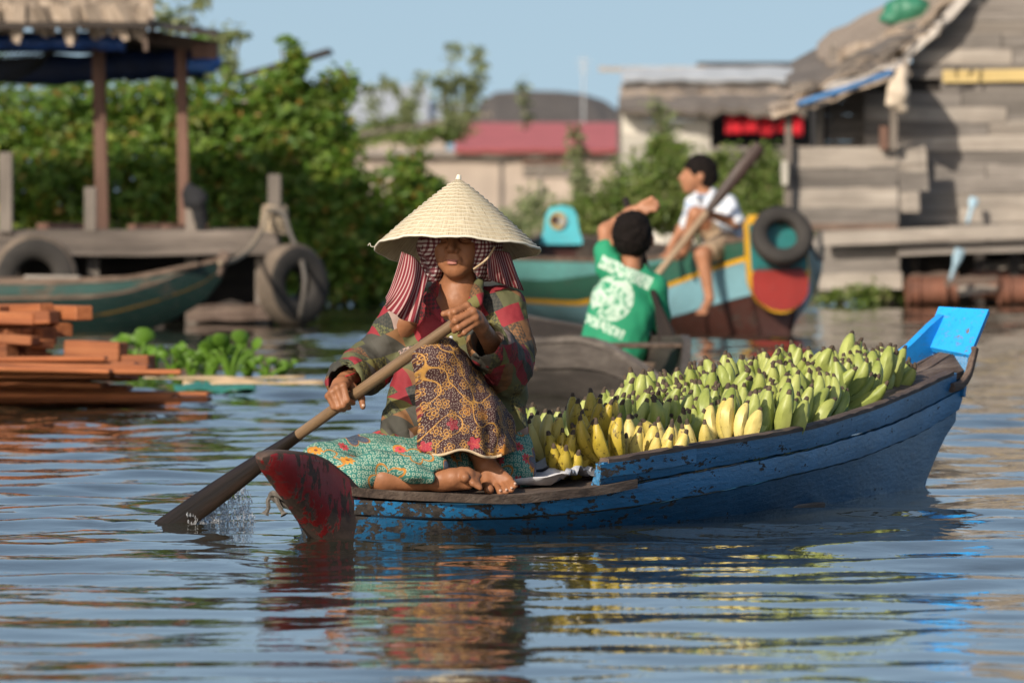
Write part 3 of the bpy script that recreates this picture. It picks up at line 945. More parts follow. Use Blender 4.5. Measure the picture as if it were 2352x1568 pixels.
# ------------------------------------------------------------------ bananas
def banana_mesh(bend, fat, ln):
    Z = [0, .012, .026, .042, .062, .084, .104, .119, .129, .137, .140]
    Rr = [.0065, .0085, .0145, .0200, .0226, .0222, .0192, .0138, .0078, .0060, .0042]
    V, F = [], []
    n = 10
    for z, r_ in zip(Z, Rr):
        t = z / .14
        cx = bend * (math.sin(t * 2.2) - t * .35)
        for j in range(n):
            a = 2 * math.pi * j / n
            rr = r_ * fat * (1 + (.075 if j % 2 == 0 else -.045) * min(1, r_ / .018))
            V.append((cx + rr * math.cos(a), rr * math.sin(a), z * ln))
    for i in range(len(Z) - 1):
        for j in range(n):
            a, b = i * n + j, i * n + (j + 1) % n
            F.append((a, b, b + n, a + n))
    F.append(tuple(range(n))[::-1]); F.append(tuple((len(Z) - 1) * n + j for j in range(n)))
    me = bpy.data.meshes.new('banana')
    me.from_pydata(V, [], F)
    me.polygons.foreach_set('use_smooth', [True] * len(F))
    me.set_sharp_from_angle(angle=R(55))
    return me
BAN = {}
for kind in ('green', 'yellow', 'dark'):
    BAN[kind] = []
    for (b_, f_, l_) in ((.040, .94, 1.10), (.026, .88, 1.04), (.052, .92, 1.2), (.034, 1.0, .98)):
        me = banana_mesh(b_, f_, l_); me.materials.append(M['banana_' + kind]); me.materials.append(M['banana_tip'])
        for p in me.polygons:
            if p.center.z > .128 * l_: p.material_index = 1
        BAN[kind].append(me)

def crown_mesh():
    V, F = tubedata([(-.02, 0, .004), (.0, 0, .0), (.03, 0, .004)], [.012, .018, .011], 7)
    me = bpy.data.meshes.new('crown'); me.from_pydata([tuple(v) for v in V], [], F)
    me.materials.append(M['stem']); return me
CROWN = crown_mesh()

def banana_hand(P, yaw, kind, label, group, tilt=0.0, roll=0.0, n=5, rows=2, scl=1.0):
    h = bpy.data.objects.new('banana_hand', None); col.objects.link(h)
    tag(h, label, 'bananas', group)
    Mh = Matrix.Translation(P) @ Matrix.Rotation(yaw, 4, 'Z') @ Matrix.Rotation(tilt, 4, 'Y') @ Matrix.Rotation(roll, 4, 'X') @ Matrix.Scale(scl, 4)
    h.matrix_basis = Mh
    ROOTM[h.name] = Mh
    for r_ in range(rows):
        k = n - (1 if r_ else 0)
        for i in range(k):
            u = (i - (k - 1) / 2)
            lat = u * .036 + rng.uniform(-.003, .003)
            L = Matrix.Translation((-.012 + r_ * .030 - abs(u) * .004, lat * .72, rng.uniform(-.006, .008) - .006 * abs(u) + (.004 if r_ else 0)))
            L = L @ Matrix.Rotation(-u * .12 + rng.uniform(-.04, .04), 4, 'X') @ Matrix.Rotation((-.26 if r_ == 0 else .16) + rng.uniform(-.06, .06), 4, 'Y') @ Matrix.Rotation(rng.uniform(-.5, .5) + (math.pi if r_ == 0 and rng.random() < .25 else 0), 4, 'Z')
            c = bpy.data.objects.new('banana', BAN[kind][rng.randrange(4)])
            col.objects.link(c); c.parent = h; c.matrix_basis = L
    c = bpy.data.objects.new('crown', CROWN); col.objects.link(c); c.parent = h
    c.matrix_basis = Matrix.Rotation(R(90), 4, 'Z')
    return h

GL = 'hand of plump green bananas standing tips up in the green heap in the blue boat'
GG = 'green banana hands heaped in the blue boat'
s = 1.30; row = 0
while s < 4.16:
    b = fbw(s) + .04
    lo_, hi_ = -b + .03, b - .065
    k = max(2, int(round((hi_ - lo_) / .14)))
    for i in range(k):
        f = (i + (.5 if row % 2 else .2)) / k
        w_ = lo_ + (hi_ - lo_) * min(f, .98)
        edge = w_ / b
        if s < 2.02 and w_ > .20: continue
        if s < 1.6 and w_ > -.05: continue
        if s < 1.9 and w_ < -.22: continue
        top = fzg(max(s, 1.0)) + .105 - .055 * max(0, edge) ** 2 - .02 * max(0, -edge) ** 3 + rng.uniform(-.026, .026)
        top += .035 * min(1, max(0, (s - 2.3) / .5)) * (1.3 - abs(edge)) - .02 * max(0, (s - 3.6) / .5)
        top -= .062 * min(1, max(0, (3.2 - s) / 1.0)) * min(1, max(0, (.6 - edge)))
        if s < 1.8: top -= .03 * (1.8 - s) / .5
        banana_hand(bw_pt(s + rng.uniform(-.03, .03), w_ + rng.uniform(-.02, .02), top - .148), BA + math.pi + rng.choice((0, 0, 1.6, -1.6, 3.1)) + rng.uniform(-.8, .8), 'green', GL, GG,
                    tilt=rng.uniform(-.35, .62), roll=rng.uniform(-.5, .5), n=rng.choice((4, 5, 5, 6)), rows=2, scl=rng.uniform(1.02, 1.2))
    s += .142; row += 1
YG = 'ripe yellow banana hands at the front of the load'
for (px, py, s, dz, kind, tl, rl, yaw, n_, lb) in (
        (1246, 1040, 1.12, 0, 'yellow', .25, .05, -.4, 4, 'yellow banana hand beside the woman\'s hip on the grey sheet'),
        (1300, 1075, 1.05, 0, 'dark', .55, -.1, .3, 4, 'blotched olive yellow banana hand at the very front of the load'),
        (1385, 1050, 1.15, 0, 'dark', .25, .15, -.2, 5, 'brown speckled overripe banana hand leaning behind the olive one'),
        (1350, 1000, 1.38, 0, 'dark', .2, -.15, .5, 4, 'olive brown banana hand at the foot of the green heap'),
        (1480, 1040, 1.34, 0, 'yellow', .35, -.25, .2, 5, 'yellow banana hand with brown scars resting against the gunwale'),
        (1555, 1035, 1.52, 0, 'yellow', .75, .1, .0, 4, 'stubby yellow banana hand with ends turned outwards beside gunwale'),
        (1630, 1030, 1.72, 0, 'yellow', .70, .0, .1, 3, 'small yellow banana hand wedged below the green bananas'),
        (1706, 1000, 1.98, .01, 'yellow', -.05, .0, -.1, 5, 'tall bright yellow banana hand upright beside the largest green hand')):
    # position on the station s where it shows at column px
    lo_, hi_ = -.5, .5
    for _ in range(40):
        md = (lo_ + hi_) / 2
        q = bw_pt(s, md, .2)
        if 1176 + q.x * FPX / q.y < px: lo_ = md
        else: hi_ = md
    w_ = min(md, fbw(s) - .045)
    q = bw_pt(s, w_, 0)
    z = CAM_H - (py - HOR) * q.y / FPX
    banana_hand(Vector((q.x, q.y, max(z - (.055 if 1450 < px < 1690 else .03), .13))), BA + math.pi + yaw, kind, lb, YG, tilt=tl, roll=rl, n=n_, rows=1 if px > 1500 else 2, scl=1.04)
banana_hand(bw_pt(2.30, .36, .195), BA + math.pi + .2, 'green', 'largest green banana hand fanned upright against the gunwale', GG, tilt=-.05, roll=.05, n=6, scl=1.3)
# ------------------------------------------------------------------ the woman
WO = Vector((-.16, 27.0, .115))
wom = thing('person', 'woman in straw cone hat and patchwork shirt paddling from the bow of the blue boat', 'person', WO)
def A(v): return np.array(v)
H_ = .0036
fld = Field((-.62, 26.38, .08), (.10, 27.25, .93), H_)
hd = A(D(1056, 548, 26.97))                       # middle of the head
lf = A((-.24, -.97, .02)); lf /= np.linalg.norm(lf)   # the way she looks
rt = A((lf[1] * -1, lf[0], 0)); rt = -rt / np.linalg.norm(rt)   # viewer's right
up = np.cross(rt, lf); up = up if up[2] > 0 else -up
def hp(r_, f_, u_): return hd + rt * r_ + lf * f_ + up * u_
rotm = np.stack([rt, lf, up], 1)
fld.ell(hp(0, -.012, .015), (.072, .090, .100), .02, rotm)
fld.ell(hp(0, .030, -.045), (.060, .058, .072), .025, rotm)      # face and jaw
fld.ell(hp(0, .060, -.094), (.030, .024, .022), .022, rotm)      # chin
for e in (-1, 1):
    fld.ell(hp(.040 * e, .050, -.030), (.026, .026, .024), .02, rotm)   # cheekbones
    fld.ell(hp(.032 * e, .058, -.062), (.022, .018, .024), .018, rotm)
    fld.ell(hp(.032 * e, .071, .000), (.018, .014, .012), .012, rotm, 'sub')  # eye hollows
    fld.ell(hp(.032 * e, .064, .000), (.014, .012, .008), .006, rotm)
    fld.cone(hp(.048 * e, .062, .020), hp(.014 * e, .078, .017), .008, .009, .012)   # brow
    fld.ell(hp(.074 * e, -.012, -.01), (.010, .02, .03), .008, rotm)
fld.cone(hp(0, .076, .010), hp(0, .098, -.030), .0085, .0125, .012)
for e in (-1, 1):
    fld.ell(hp(.0145 * e, .086, -.036), (.0095, .012, .009), .006, rotm)
    fld.ell(hp(.008 * e, .094, -.045), (.004, .006, .003), .002, rotm, 'sub')
fld.ell(hp(0, .082, -.064), (.026, .010, .014), .012, rotm)
fld.cone(hp(-.024, .088, -.0685), hp(.024, .088, -.0685), .002, .002, .003, 'sub')
for e in (-1, 1): fld.cone(hp(.020 * e, .090, -.040), hp(.034 * e, .080, -.068), .0025, .0025, .008, 'sub')
# neck and chest
nk = A(D(1052, 690, 26.99))
fld.cone(hp(0, -.02, -.06), nk, .044, .047, .02)
for e in (-1, 1): fld.cone(hp(.035 * e, -.005, -.085), nk + A((.012 * e, -.045, -.01)), .008, .007, .015)
fld.cone(nk, A(D(1050, 800, 27.04)), .07, .10, .04)
fld.cone(A(D(1050, 800, 27.04)), A(D(1060, 1010, 27.05)), .10, .12, .04)
# arm towards the lower hand
def P_(a, b, c): return A(D(a, b, c))
fld.chain([P_(930, 735, 26.98), P_(850, 838, 27.06), P_(793, 872, 26.83)], [.045, .038, .022], .02)
# lower hand: back of the hand above the shaft, fingers over its front
wr = P_(791, 872, 26.83)
mcp = [P_(789, 886, 26.765), P_(774, 892, 26.762), P_(762, 901, 26.766), P_(753.5, 909, 26.775)]
pip = [P_(797, 919, 26.752), P_(788, 930, 26.752), P_(776, 935, 26.757), P_(766, 935, 26.765)]
tip = [P_(811, 925, 26.79), P_(801, 936, 26.80), P_(789, 941, 26.80), P_(778, 943, 26.80)]
for q in mcp: fld.cone(wr, q, .017, .0105, .012)
fld.ell((wr + mcp[1]) / 2, (.024, .017, .022), .015)
for k in range(4):
    rr = (.0098, .0100, .0095, .0082)[k]
    fld.cone(mcp[k], pip[k], rr + .0006, rr, .004); fld.cone(pip[k], tip[k], rr, rr * .85, .004)
    fld.ell(pip[k], (rr * 1.08,) * 3, .003); fld.ell(mcp[k], (rr * 1.15,) * 3, .004)
fld.chain([wr + A((.006, 0, -.006)), P_(822, 900, 26.835), P_(830, 914, 26.815), P_(833.5, 934, 26.80)], [.015, .012, .0105, .0088], .006)
# arm towards the upper hand
fld.chain([P_(1160, 712, 27.0), P_(1160, 835, 26.90), P_(1106, 752, 26.545)], [.045, .039, .023], .02)
wr2 = P_(1104, 748, 26.535)
mc2 = [P_(1073, 702, 26.492), P_(1087, 715, 26.485), P_(1092, 729, 26.487), P_(1093, 742, 26.493)]
pi2 = [P_(1044, 716, 26.468), P_(1046, 736, 26.463), P_(1053, 753, 26.466), P_(1066, 764, 26.474)]
ti2 = [P_(1037, 731, 26.490), P_(1038, 748, 26.490), P_(1043, 760, 26.492), P_(1055, 770, 26.495)]
for q in mc2: fld.cone(wr2, q, .018, .0110, .012)
fld.ell((wr2 + mc2[1]) / 2 + A((-.004, .012, 0)), (.024, .026, .026), .015)
for k in range(4):
    rr = (.0102, .0104, .0098, .0085)[k]
    fld.cone(mc2[k], pi2[k], rr + .0008, rr, .004); fld.cone(pi2[k], ti2[k], rr, rr * .85, .004)
    fld.ell(mc2[k], (rr * 1.18,) * 3, .004)
fld.chain([P_(1090, 725, 26.53), P_(1058, 712, 26.505), P_(1040, 716, 26.497), P_(1019, 721, 26.49)], [.016, .0125, .0115, .0095], .006)
# legs: one lying across, the other drawn up
fld.chain([P_(1010, 1050, 27.02), P_(735, 1062, 26.72), P_(880, 1100, 26.62), P_(1010, 1104, 26.62)], [.075, .052, .036, .027], .02)
fld.chain([P_(1090, 1045, 27.02), P_(1010, 825, 26.66), P_(1090, 985, 26.72), P_(1114, 1068, 26.75)], [.075, .052, .047, .031], .02)
# foot of the lying leg, sole and toes turned to the viewer
fld.chain([P_(1006, 1102, 26.62), P_(1040, 1098, 26.60), P_(1072, 1092, 26.60)], [.030, .027, .026], .015)
fld.chain([P_(1020, 1112, 26.62), P_(1075, 1112, 26.60)], [.018, .016], .015)
for (a, b, c, d_, r_) in ((1060, 1082, 1068, 1097, .0150), (1076, 1092, 1086, 1110, .0100), (1088, 1098, 1094, 1115, .0088), (1094, 1104, 1100, 1118, .0082), (1098, 1108, 1103, 1121, .0075)):
    fld.cone(P_(a, b, 26.60), P_(c, d_, 26.57), r_ * .95, r_, .004)
fld.ell(P_(1088, 1092, 26.615), (.024, .02, .014), .012)
# planted foot
an = P_(1114, 1066, 26.75)
mt = [(1117, 1110), (1138, 1111), (1153, 1109), (1164, 1105), (1172, 1100)]
te = [(1123, 1124), (1149, 1131), (1163, 1129), (1175, 1125), (1183, 1115)]
for k in range(5):
    r_ = (.0150, .0098, .0090, .0088, .0085)[k]
    m_ = P_(*mt[k], 26.70)
    fld.cone(an, m_, .026, r_ * 1.05, .012)
    fld.cone(m_, P_(*te[k], 26.655), r_ * .85, r_, .003)
fld.ell(P_(1112, 1095, 26.79), (.028, .035, .024), .015)
fld.wrinkle(.0006, .008, 3)
fld.plane((0, 0, .088), (0, 0, -1))
body = fld.build('body', M['skin'], wom, 1)

# lips
lp = Field(hp(0, .08, -.066) - .06, hp(0, .08, -.066) + .06, .0022)
lp.ell(hp(-.007, .0905, -.0655), (.011, .0045, .0040), .004, rotm); lp.ell(hp(.007, .0905, -.0655), (.011, .0045, .0040), .004, rotm)
lp.ell(hp(0, .0905, -.0735), (.0165, .0055, .0052), .003, rotm)
lp.cone(hp(-.024, .094, -.0688), hp(.024, .094, -.0688), .0011, .0011, .002, 'sub')
lp.build('lips', M['lips'], wom, 1)
# nails of thumb and toes
def nail(c, r_, nrm):
    nn_ = Vector(nrm).normalized()
    V, F = tubedata([Vector(c), Vector(c) + nn_ * .0016], [r_, r_ * .85], 10)
    mk('nail', V, F, M['nail'], body, True)
nail(P_(834, 931, 26.79), .0055, (.1, -1, .1))
for k in range(1, 5): nail(P_(te[k][0], te[k][1] - 5, 26.645), .0042, (.1, -.8, .55))
# string round the wrist
ring = [Vector(wr + A((.030 * math.cos(t), -.002 + .028 * math.sin(t), .010 + .009 * math.cos(t)))) for t in np.linspace(0, 2 * math.pi, 17)]
MB().tube(ring, .0016, 5, cap=False).build('wrist_string', M['redcloth'], body)

# ------------------------------------------------------------------ shirt
sh = Field((-.62, 26.50, .10), (.14, 27.35, .84), .0052)
ck = .03
sh.cone(P_(1050, 700, 27.03), P_(1048, 820, 27.02), .085, .115, ck, flat=((0, 1, 0), .85))
sh.cone(P_(950, 712, 27.01), P_(1150, 700, 27.02), .052, .054, ck)
sh.chain([P_(1048, 800, 27.02), P_(1055, 930, 26.99), P_(1060, 1030, 26.96)], [.125, .142, .155], ck)
sh.cone(P_(905, 1010, 26.90), P_(960, 850, 26.97), .05, .07, .04)
sh.cone(P_(880, 1035, 26.84), P_(960, 940, 26.93), .034, .07, .03)
sh.cone(P_(1175, 985, 26.93), P_(1150, 850, 27.0), .045, .08, .04)
# sleeves, wide at the cuff
sh.chain([P_(930, 722, 27.0), P_(868, 815, 27.05), P_(835, 850, 27.00), P_(796, 873, 26.86)], [.064, .064, .068, .062], .03)
sh.cone(P_(786, 884, 26.80), P_(812, 864, 26.92), .052, .045, .0, 'sub')
sh.plane  # (cuffs are opened by the subtraction above)
sh.chain([P_(1158, 712, 27.01), P_(1168, 800, 26.97), P_(1158, 845, 26.90), P_(1125, 790, 26.68)], [.066, .074, .078, .064], .03)
sh.cone(P_(1108, 762, 26.60), P_(1140, 818, 26.78), .055, .044, .0, 'sub')
# neck opening: a V between the collar leaves
sh.cone(P_(1052, 640, 26.94), P_(1052, 688, 26.955), .056, .044, .01, 'sub')
sh.cone(P_(1045, 690, 26.88), P_(1032, 738, 26.87), .026, .004, .004, 'sub')
# collar leaves
sh.chain([P_(1000, 655, 26.95), P_(985, 690, 26.89), P_(1018, 738, 26.885)], [.016, .020, .006], .008, flat=((.3, -1, .2), .6))
sh.chain([P_(1098, 650, 26.95), P_(1092, 690, 26.89), P_(1040, 745, 26.88)], [.016, .022, .006], .008, flat=((-.3, -1, .2), .6))
sh.wrinkle(.006, .05, 21, (1, 1, .7))
sh.wrinkle(.0045, .022, 22, (1, 1, .45))
sh.wrinkle(.0018, .010, 24)
# folds that hang from the shoulders
sh.band(lambda P: .0035 * np.sin(95 * (P[:, 0] + .5 * P[:, 2]) + 4 * vnoise(P * 9, 5)) * np.clip((.62 - P[:, 2]) * 4, 0, 1))
shirt = sh.build('shirt', M['shirt'], wom, 1)
for (a, b) in ((1038, 735), (1036, 775)):
    V, F = tubedata([P_(a, b, 26.872), P_(a, b, 26.868)], [.006, .005], 10)
    mk('button', V, F, M['whitesack'], shirt)

# ------------------------------------------------------------------ sarong
sg = Field((-.68, 26.42, .09), (.20, 27.35, .50), .0052)
sg.chain([P_(1040, 1045, 27.02), P_(745, 1072, 26.72)], [.115, .074], .03)
sg.chain([P_(745, 1074, 26.71), P_(820, 1095, 26.61)], [.072, .056], .03)
sg.cone(P_(860, 1060, 26.76), P_(1000, 1075, 26.72), .058, .062, .03)
sg.cone(P_(860, 1072, 26.63), P_(1000, 1076, 26.63), .050, .044, .03)
sg.cone(P_(950, 1085, 26.575), P_(988, 1098, 26.575), .034, .020, .02)
sg.cone(P_(1000, 1060, 26.76), P_(1080, 1062, 26.80), .06, .05, .03)
sg.chain([P_(1100, 1040, 27.02), P_(1165, 1060, 26.93), P_(1185, 1085, 26.93)], [.12, .082, .05], .03)
sg.cone(P_(1165, 1000, 26.95), P_(1180, 1070, 26.92), .06, .06, .03)
sg.cone(P_(1015, 1106, 26.60), P_(1090, 1112, 26.58), .034, .038, .008, 'sub')
sg.cone(P_(868, 1118, 26.54), P_(985, 1122, 26.54), .028, .030, .008, 'sub')
sg.cone(P_(1108, 1120, 26.70), P_(1112, 1060, 26.74), .055, .045, .01, 'sub')
sg.wrinkle(.007, .055, 31, (.7, 1, 1)); sg.wrinkle(.004, .024, 32, (.6, 1, 1.3))
sg.plane((0, 0, .112), (0, 0, -1))
sarong = sg.build('sarong', M['teal'], wom, 1)

# brown batik half of the sarong, hanging from the raised knee
bt_ = Field((-.45, 26.38, .10), (.16, 27.20, .62), .0048)
bt_.cone(P_(1112, 960, 27.0), P_(1008, 822, 26.66), .092, .068, .03)
bt_.ell(P_(1000, 826, 26.645), (.062, .060, .062), .02)
bt_.chain([P_(1000, 830, 26.65), P_(1020, 930, 26.66), P_(1042, 1030, 26.665)], [.060, .080, .104], .03, flat=((0, 1, 0), .62))
bt_.chain([P_(1060, 900, 26.75), P_(1120, 985, 26.80), P_(1140, 1035, 26.82)], [.07, .075, .072], .03)
bt_.chain([P_(1030, 860, 26.665), P_(1080, 955, 26.70), P_(1105, 1035, 26.72)], [.062, .080, .082], .03)
bt_.wrinkle(.004, .05, 41)
bt_.band(lambda P: (.0085 * np.sin(76 * P[:, 0] + 26 * P[:, 2] + 2.5 * vnoise(P * 7, 8)) + .004 * np.sin(150 * P[:, 0] + 3 * vnoise(P * 9, 9))) * np.clip((.47 - P[:, 2]) * 4.5, 0, 1), .035)
bt_.wrinkle(.0015, .010, 42)
# the lower edge: cloth hangs open in front of the shin
def hemz(x): return .232 + .010 * np.sin(x * 40 + 1) - .05 * (x + .14)
m_ = bt_._grid(bt_.lo, bt_.lo + bt_.h * (bt_.n - 1))
d_ = hemz(m_[1][..., 0]) - m_[1][..., 2]
bt_.F = np.maximum(bt_.F, d_.astype(np.float32))
bt_.cone(P_(1095, 1030, 26.72), P_(1108, 1090, 26.75), .030, .075, .01, 'sub')
batik = bt_.build('sarong_panel', M['batik'], wom, 1)
# hem tape along that edge
dg = bpy.context.evaluated_depsgraph_get()
pts = []
me_ = batik.data
co = np.array([v.co for v in me_.vertices])
off = A(WO)
for x in np.linspace(-.235, -.03, 26):
    sel = co[(np.abs(co[:, 0] + off[0] - x) < .006) & (np.abs(co[:, 2] + off[2] - hemz(x)) < .012)]
    if len(sel): pts.append(Vector((x, sel[:, 1].min() + off[1] - .001, hemz(x) + .003)))
if len(pts) > 3: MB().tube(pts, .0042, 6).build('hem', M['hem'], batik)

# ------------------------------------------------------------------ scarf
kr = Field(tuple(hd - .22), tuple(hd + .22), .0042)
kr.ell(hp(0, -.018, .012), (.096, .104, .118), .02, rotm)
for e in (-1, 1):
    kr.chain([hp(.070 * e, .030, .05), hp(.079 * e, .034, -.02), hp(.066 * e, .016, -.092)], [.030, .031, .022], .02)
kr.chain([hp(-.085, -.02, -.02), hp(-.075, -.03, -.10)], [.04, .03], .02)
kr.chain([hp(.090, -.02, -.02), hp(.085, -.03, -.10)], [.045, .035], .02)
kr.ell(hp(-.004, .075, -.035), (.047, .10, .098), .006, rotm, 'sub')
kr.wrinkle(.005, .03, 51, (1, 1, .6)); kr.wrinkle(.002, .012, 52)
kr.band(lambda P: .0025 * np.sin(190 * (P @ (rt + .5 * up))))
scarf = kr.build('scarf', M['check'], wom, 1)

def drape(name, top, bot, mat, parent, nfold, amp, n=40, m=24, thick=.003, bow=.02, ph=0., mid=None):
    """hanging cloth: a ruffled sheet between a top and a bottom line (world points)"""
    tp, bp = [Vector(p) for p in top], [Vector(p) for p in bot]
    T, B = smooth_path(tp, 8), smooth_path(bp, 8)
    Q = smooth_path([Vector(p) for p in mid], 8) if mid else None
    def at(Pth, f):
        k = f * (len(Pth) - 1); i = min(int(k), len(Pth) - 2); return Pth[i].lerp(Pth[i + 1], k - i)
    V, F, UV = [], [], []
    for i in range(n + 1):
        f = i / n
        a, b = at(T, f), at(B, f)
        for j in range(m + 1):
            t = j / m
            p = a.lerp(b, t)
            if Q: p = a * ((1 - t) * (1 - 2 * t)) + at(Q, f) * (4 * t * (1 - t)) + b * (t * (2 * t - 1))
            w_ = math.sin(f * nfold * 2 * math.pi + 1.3 * math.sin(t * 3 + f * 5) + ph) * amp * (.35 + .65 * t)
            p = p + Vector((.25 * w_, -w_ - bow * math.sin(t * math.pi), 0))
            V.append(p); UV.append((f, t))
    for i in range(n):
        for j in range(m):
            a = i * (m + 1) + j
            F.append((a, a + 1, a + m + 2, a + m + 1))
    o = mk(name, V, F, mat, parent, True)
    uv = o.data.uv_layers.new(name='UVMap')
    for l in o.data.loops: uv.data[l.index].uv = UV[l.vertex_index]
    sm = o.modifiers.new('thickness', 'SOLIDIFY'); sm.thickness = thick
    return o
drape('scarf_end', [P_(922, 578, 26.86), P_(940, 585, 26.84), P_(962, 600, 26.84), P_(985, 640, 26.86)],
      [P_(884, 684, 26.82), P_(888, 706, 26.78), P_(922, 732, 26.77), P_(964, 744, 26.80)], M['stripe'], wom, 2.5, .017, mid=[P_(902, 640, 26.83), P_(925, 655, 26.79), P_(952, 660, 26.80), P_(976, 668, 26.83)])
drape('scarf_end', [P_(1120, 580, 26.90), P_(1140, 575, 26.92), P_(1170, 580, 26.95)],
      [P_(1120, 640, 26.92), P_(1160, 655, 26.95), P_(1204, 668, 27.0)], M['stripe'], wom, 2.5, .008, ph=1.)

# ------------------------------------------------------------------ hat
ap = A(D(1053, 404, 27.00)); br = A(D(1050, 572, 26.985))
hz = ap - br; hh_ = np.linalg.norm(hz); hz /= hh_
tl = -R(11)
hz = A((.015 + .0, math.sin(-tl) * .95, math.cos(tl))); hz /= np.linalg.norm(hz)
hx = A((math.cos(R(2)), 0, -math.sin(R(2)))); hx -= hz * (hx @ hz); hx /= np.linalg.norm(hx)
hy = np.cross(hz, hx)
hat = mk('hat', [(0, 0, 0)], [], M['straw'], None)   # replaced below
bpy.data.objects.remove(hat)
RB, HH = .243, .215
V, F = [], []
n = 96
prof = []
for i in range(49):
    t = i / 48
    r_ = RB * t
    z = HH * (1 - t ** 1.06) + .004 * math.sin(math.pi * t)
    ridge = .0007 * math.sin(t * 17 * 2 * math.pi)
    prof.append((max(r_, .0005), z + ridge))
for i in range(48, -1, -1):
    r_, z = prof[i]
    prof.append((max(r_ - .003, .0004), z - .005))
for k, (r_, z) in enumerate(prof):
    for j in range(n):
        a = 2 * math.pi * j / n
        wob = 1 + .010 * math.sin(3 * a + .8) * (r_ / RB) ** 2 + .006 * math.sin(7 * a) * (r_ / RB) ** 3
        dz = .006 * math.sin(2 * a + .5) * (r_ / RB) ** 3 + .0025 * math.sin(9 * a + 2) * (r_ / RB) ** 4
        V.append(tuple(A((r_ * wob * math.cos(a), r_ * wob * math.sin(a), z + dz))))
for i in range(len(prof) - 1):
    for j in range(n):
        a, b = i * n + j, i * n + (j + 1) % n
        F.append((a, b, b + n, a + n))
hat = mk('hat', V, F, M['straw'], None, True, False)
hat.parent = wom
MH = Matrix.Identity(4)
for i in range(3): MH[i][0], MH[i][1], MH[i][2], MH[i][3] = hx[i], hy[i], hz[i], br[i]
hat.matrix_basis = rootm(wom).inverted() @ MH
def hat_ring(name, rr, z, rad, mat, dz=0.):
    P = []
    for j in range(73):
        a = 2 * math.pi * j / 72
        wob = 1 + .010 * math.sin(3 * a + .8) * (rr / RB) ** 2 + .006 * math.sin(7 * a) * (rr / RB) ** 3
        d = .006 * math.sin(2 * a + .5) * (rr / RB) ** 3 + .0025 * math.sin(9 * a + 2) * (rr / RB) ** 4
        P.append((rr * wob * math.cos(a) , rr * wob * math.sin(a), z + d + .0012 * math.sin(a * 23 + rr * 90)))
    return tubedata(P, rad, 5, cap=False)
V, F = hat_ring('brim_hoop', RB + .001, prof[48][1] - .002, .0042, None)
mk('brim_hoop', V, F, M['thread'], hat, True, False)
for k in range(2, 17):
    t = (k + .25) / 17
    r_ = RB * t; z = HH * (1 - t ** 1.06) + .004 * math.sin(math.pi * t)
    V, F = hat_ring('stitching', r_ + .0008, z + .0008, .0012, None)
    mk('stitching', V, F, M['thread'], hat, True, False)
MB().tube([(0, 0, HH - .006), (.002, 0, HH + .008)], [.009, .006], 8).build('hat_tip', M['thread'], hat, world=False)
MB().tube(smooth_path([(-RB * .99, 0, .004), (-RB - .012, .0, .004), (-RB - .016, .002, .014), (-RB - .022, 0, .006)]), .0009, 5).build('loose_thread', M['thread'], hat, world=False)
MB().tube(smooth_path([D(1136, 568, 26.86), D(1118, 595, 26.84), D(1088, 618, 26.86)]), .0035, 6).build('chin_strap', M['bamboo'], wom)

# ------------------------------------------------------------------ her paddle
pa, pb = D(1062, 729, 26.53), D(352, 1237, 27.335)
ax = (pa - pb).normalized()
Lp = (pa - pb).length
pad = thing('paddle', 'long wooden paddle with wet dark blade held by the woman in the cone hat', 'paddle', pb)
Mp = frame(ax, (0, -1, .3), pb)
def pl(x, y, z): return Mp @ Vector((x, y, z))
def pobj(name, sec, mat, n=14):
    V, F = [], []
    for (x, ry, rz) in sec:
        for j in range(n):
            a = 2 * math.pi * j / n
            V.append((x, ry * math.cos(a), rz * math.sin(a)))
    for i in range(len(sec) - 1):
        for j in range(n):
            a, b = i * n + j, i * n + (j + 1) % n
            F.append((a, b, b + n, a + n))
    F.append(tuple(range(n))[::-1]); F.append(tuple((len(sec) - 1) * n + j for j in range(n)))
    o = mk(name, V, F, mat, None, True, False, 50)
    o.parent = pad
    o.matrix_basis = rootm(pad).inverted() @ Mp
    return o
sp = Lp * .478
pobj('shaft', [(sp, .0165, .0165), (sp + .1, .0168, .0165), (Lp * .72, .0172, .0168), (Lp - .005, .0168, .0168), (Lp, .014, .014)], M['shaft'])
pobj('blade', [(-.02, .034, .005), (.0, .040, .006), (.06, .0415, .0075), (Lp * .2, .038, .0095), (Lp * .3, .032, .012), (Lp * .38, .025, .0145), (Lp * .44, .0195, .0165), (sp + .0005, .0175, .0172)], M['wetwood'])

# drops running off the blade
r_ = random.Random(4)
V, F = [], []
for i in range(1100):
    f = r_.random()
    x = 430 + 130 * f
    ytop = 1178 - (x - 430) * .72
    y = ytop + (1207 - ytop) * r_.random() ** .6
    x += (y - ytop) * .22 + r_.uniform(-5, 5)
    c = D(x, y, 27.26 + r_.uniform(-.05, .05))
    q = r_.uniform(.0010, .0034)
    v, fc = tubedata([c + Vector((0, 0, q * r_.uniform(1.5, 4))), c, c - Vector((0, 0, q * 1.5))], [q * .25, q, q * .3], 5)
    b = len(V); V += [tuple(p) for p in v]; F += [tuple(k + b for k in t) for t in fc]
g = G('water_drops'); M['drops'] = g.bsdf((.9, .92, .95), .03, Transmission_Weight=.85, IOR=1.33)
tag(mk('water_splash', V, F, M['drops']), 'thin spray of water drops running off the wet paddle blade', 'splash', kind='stuff')
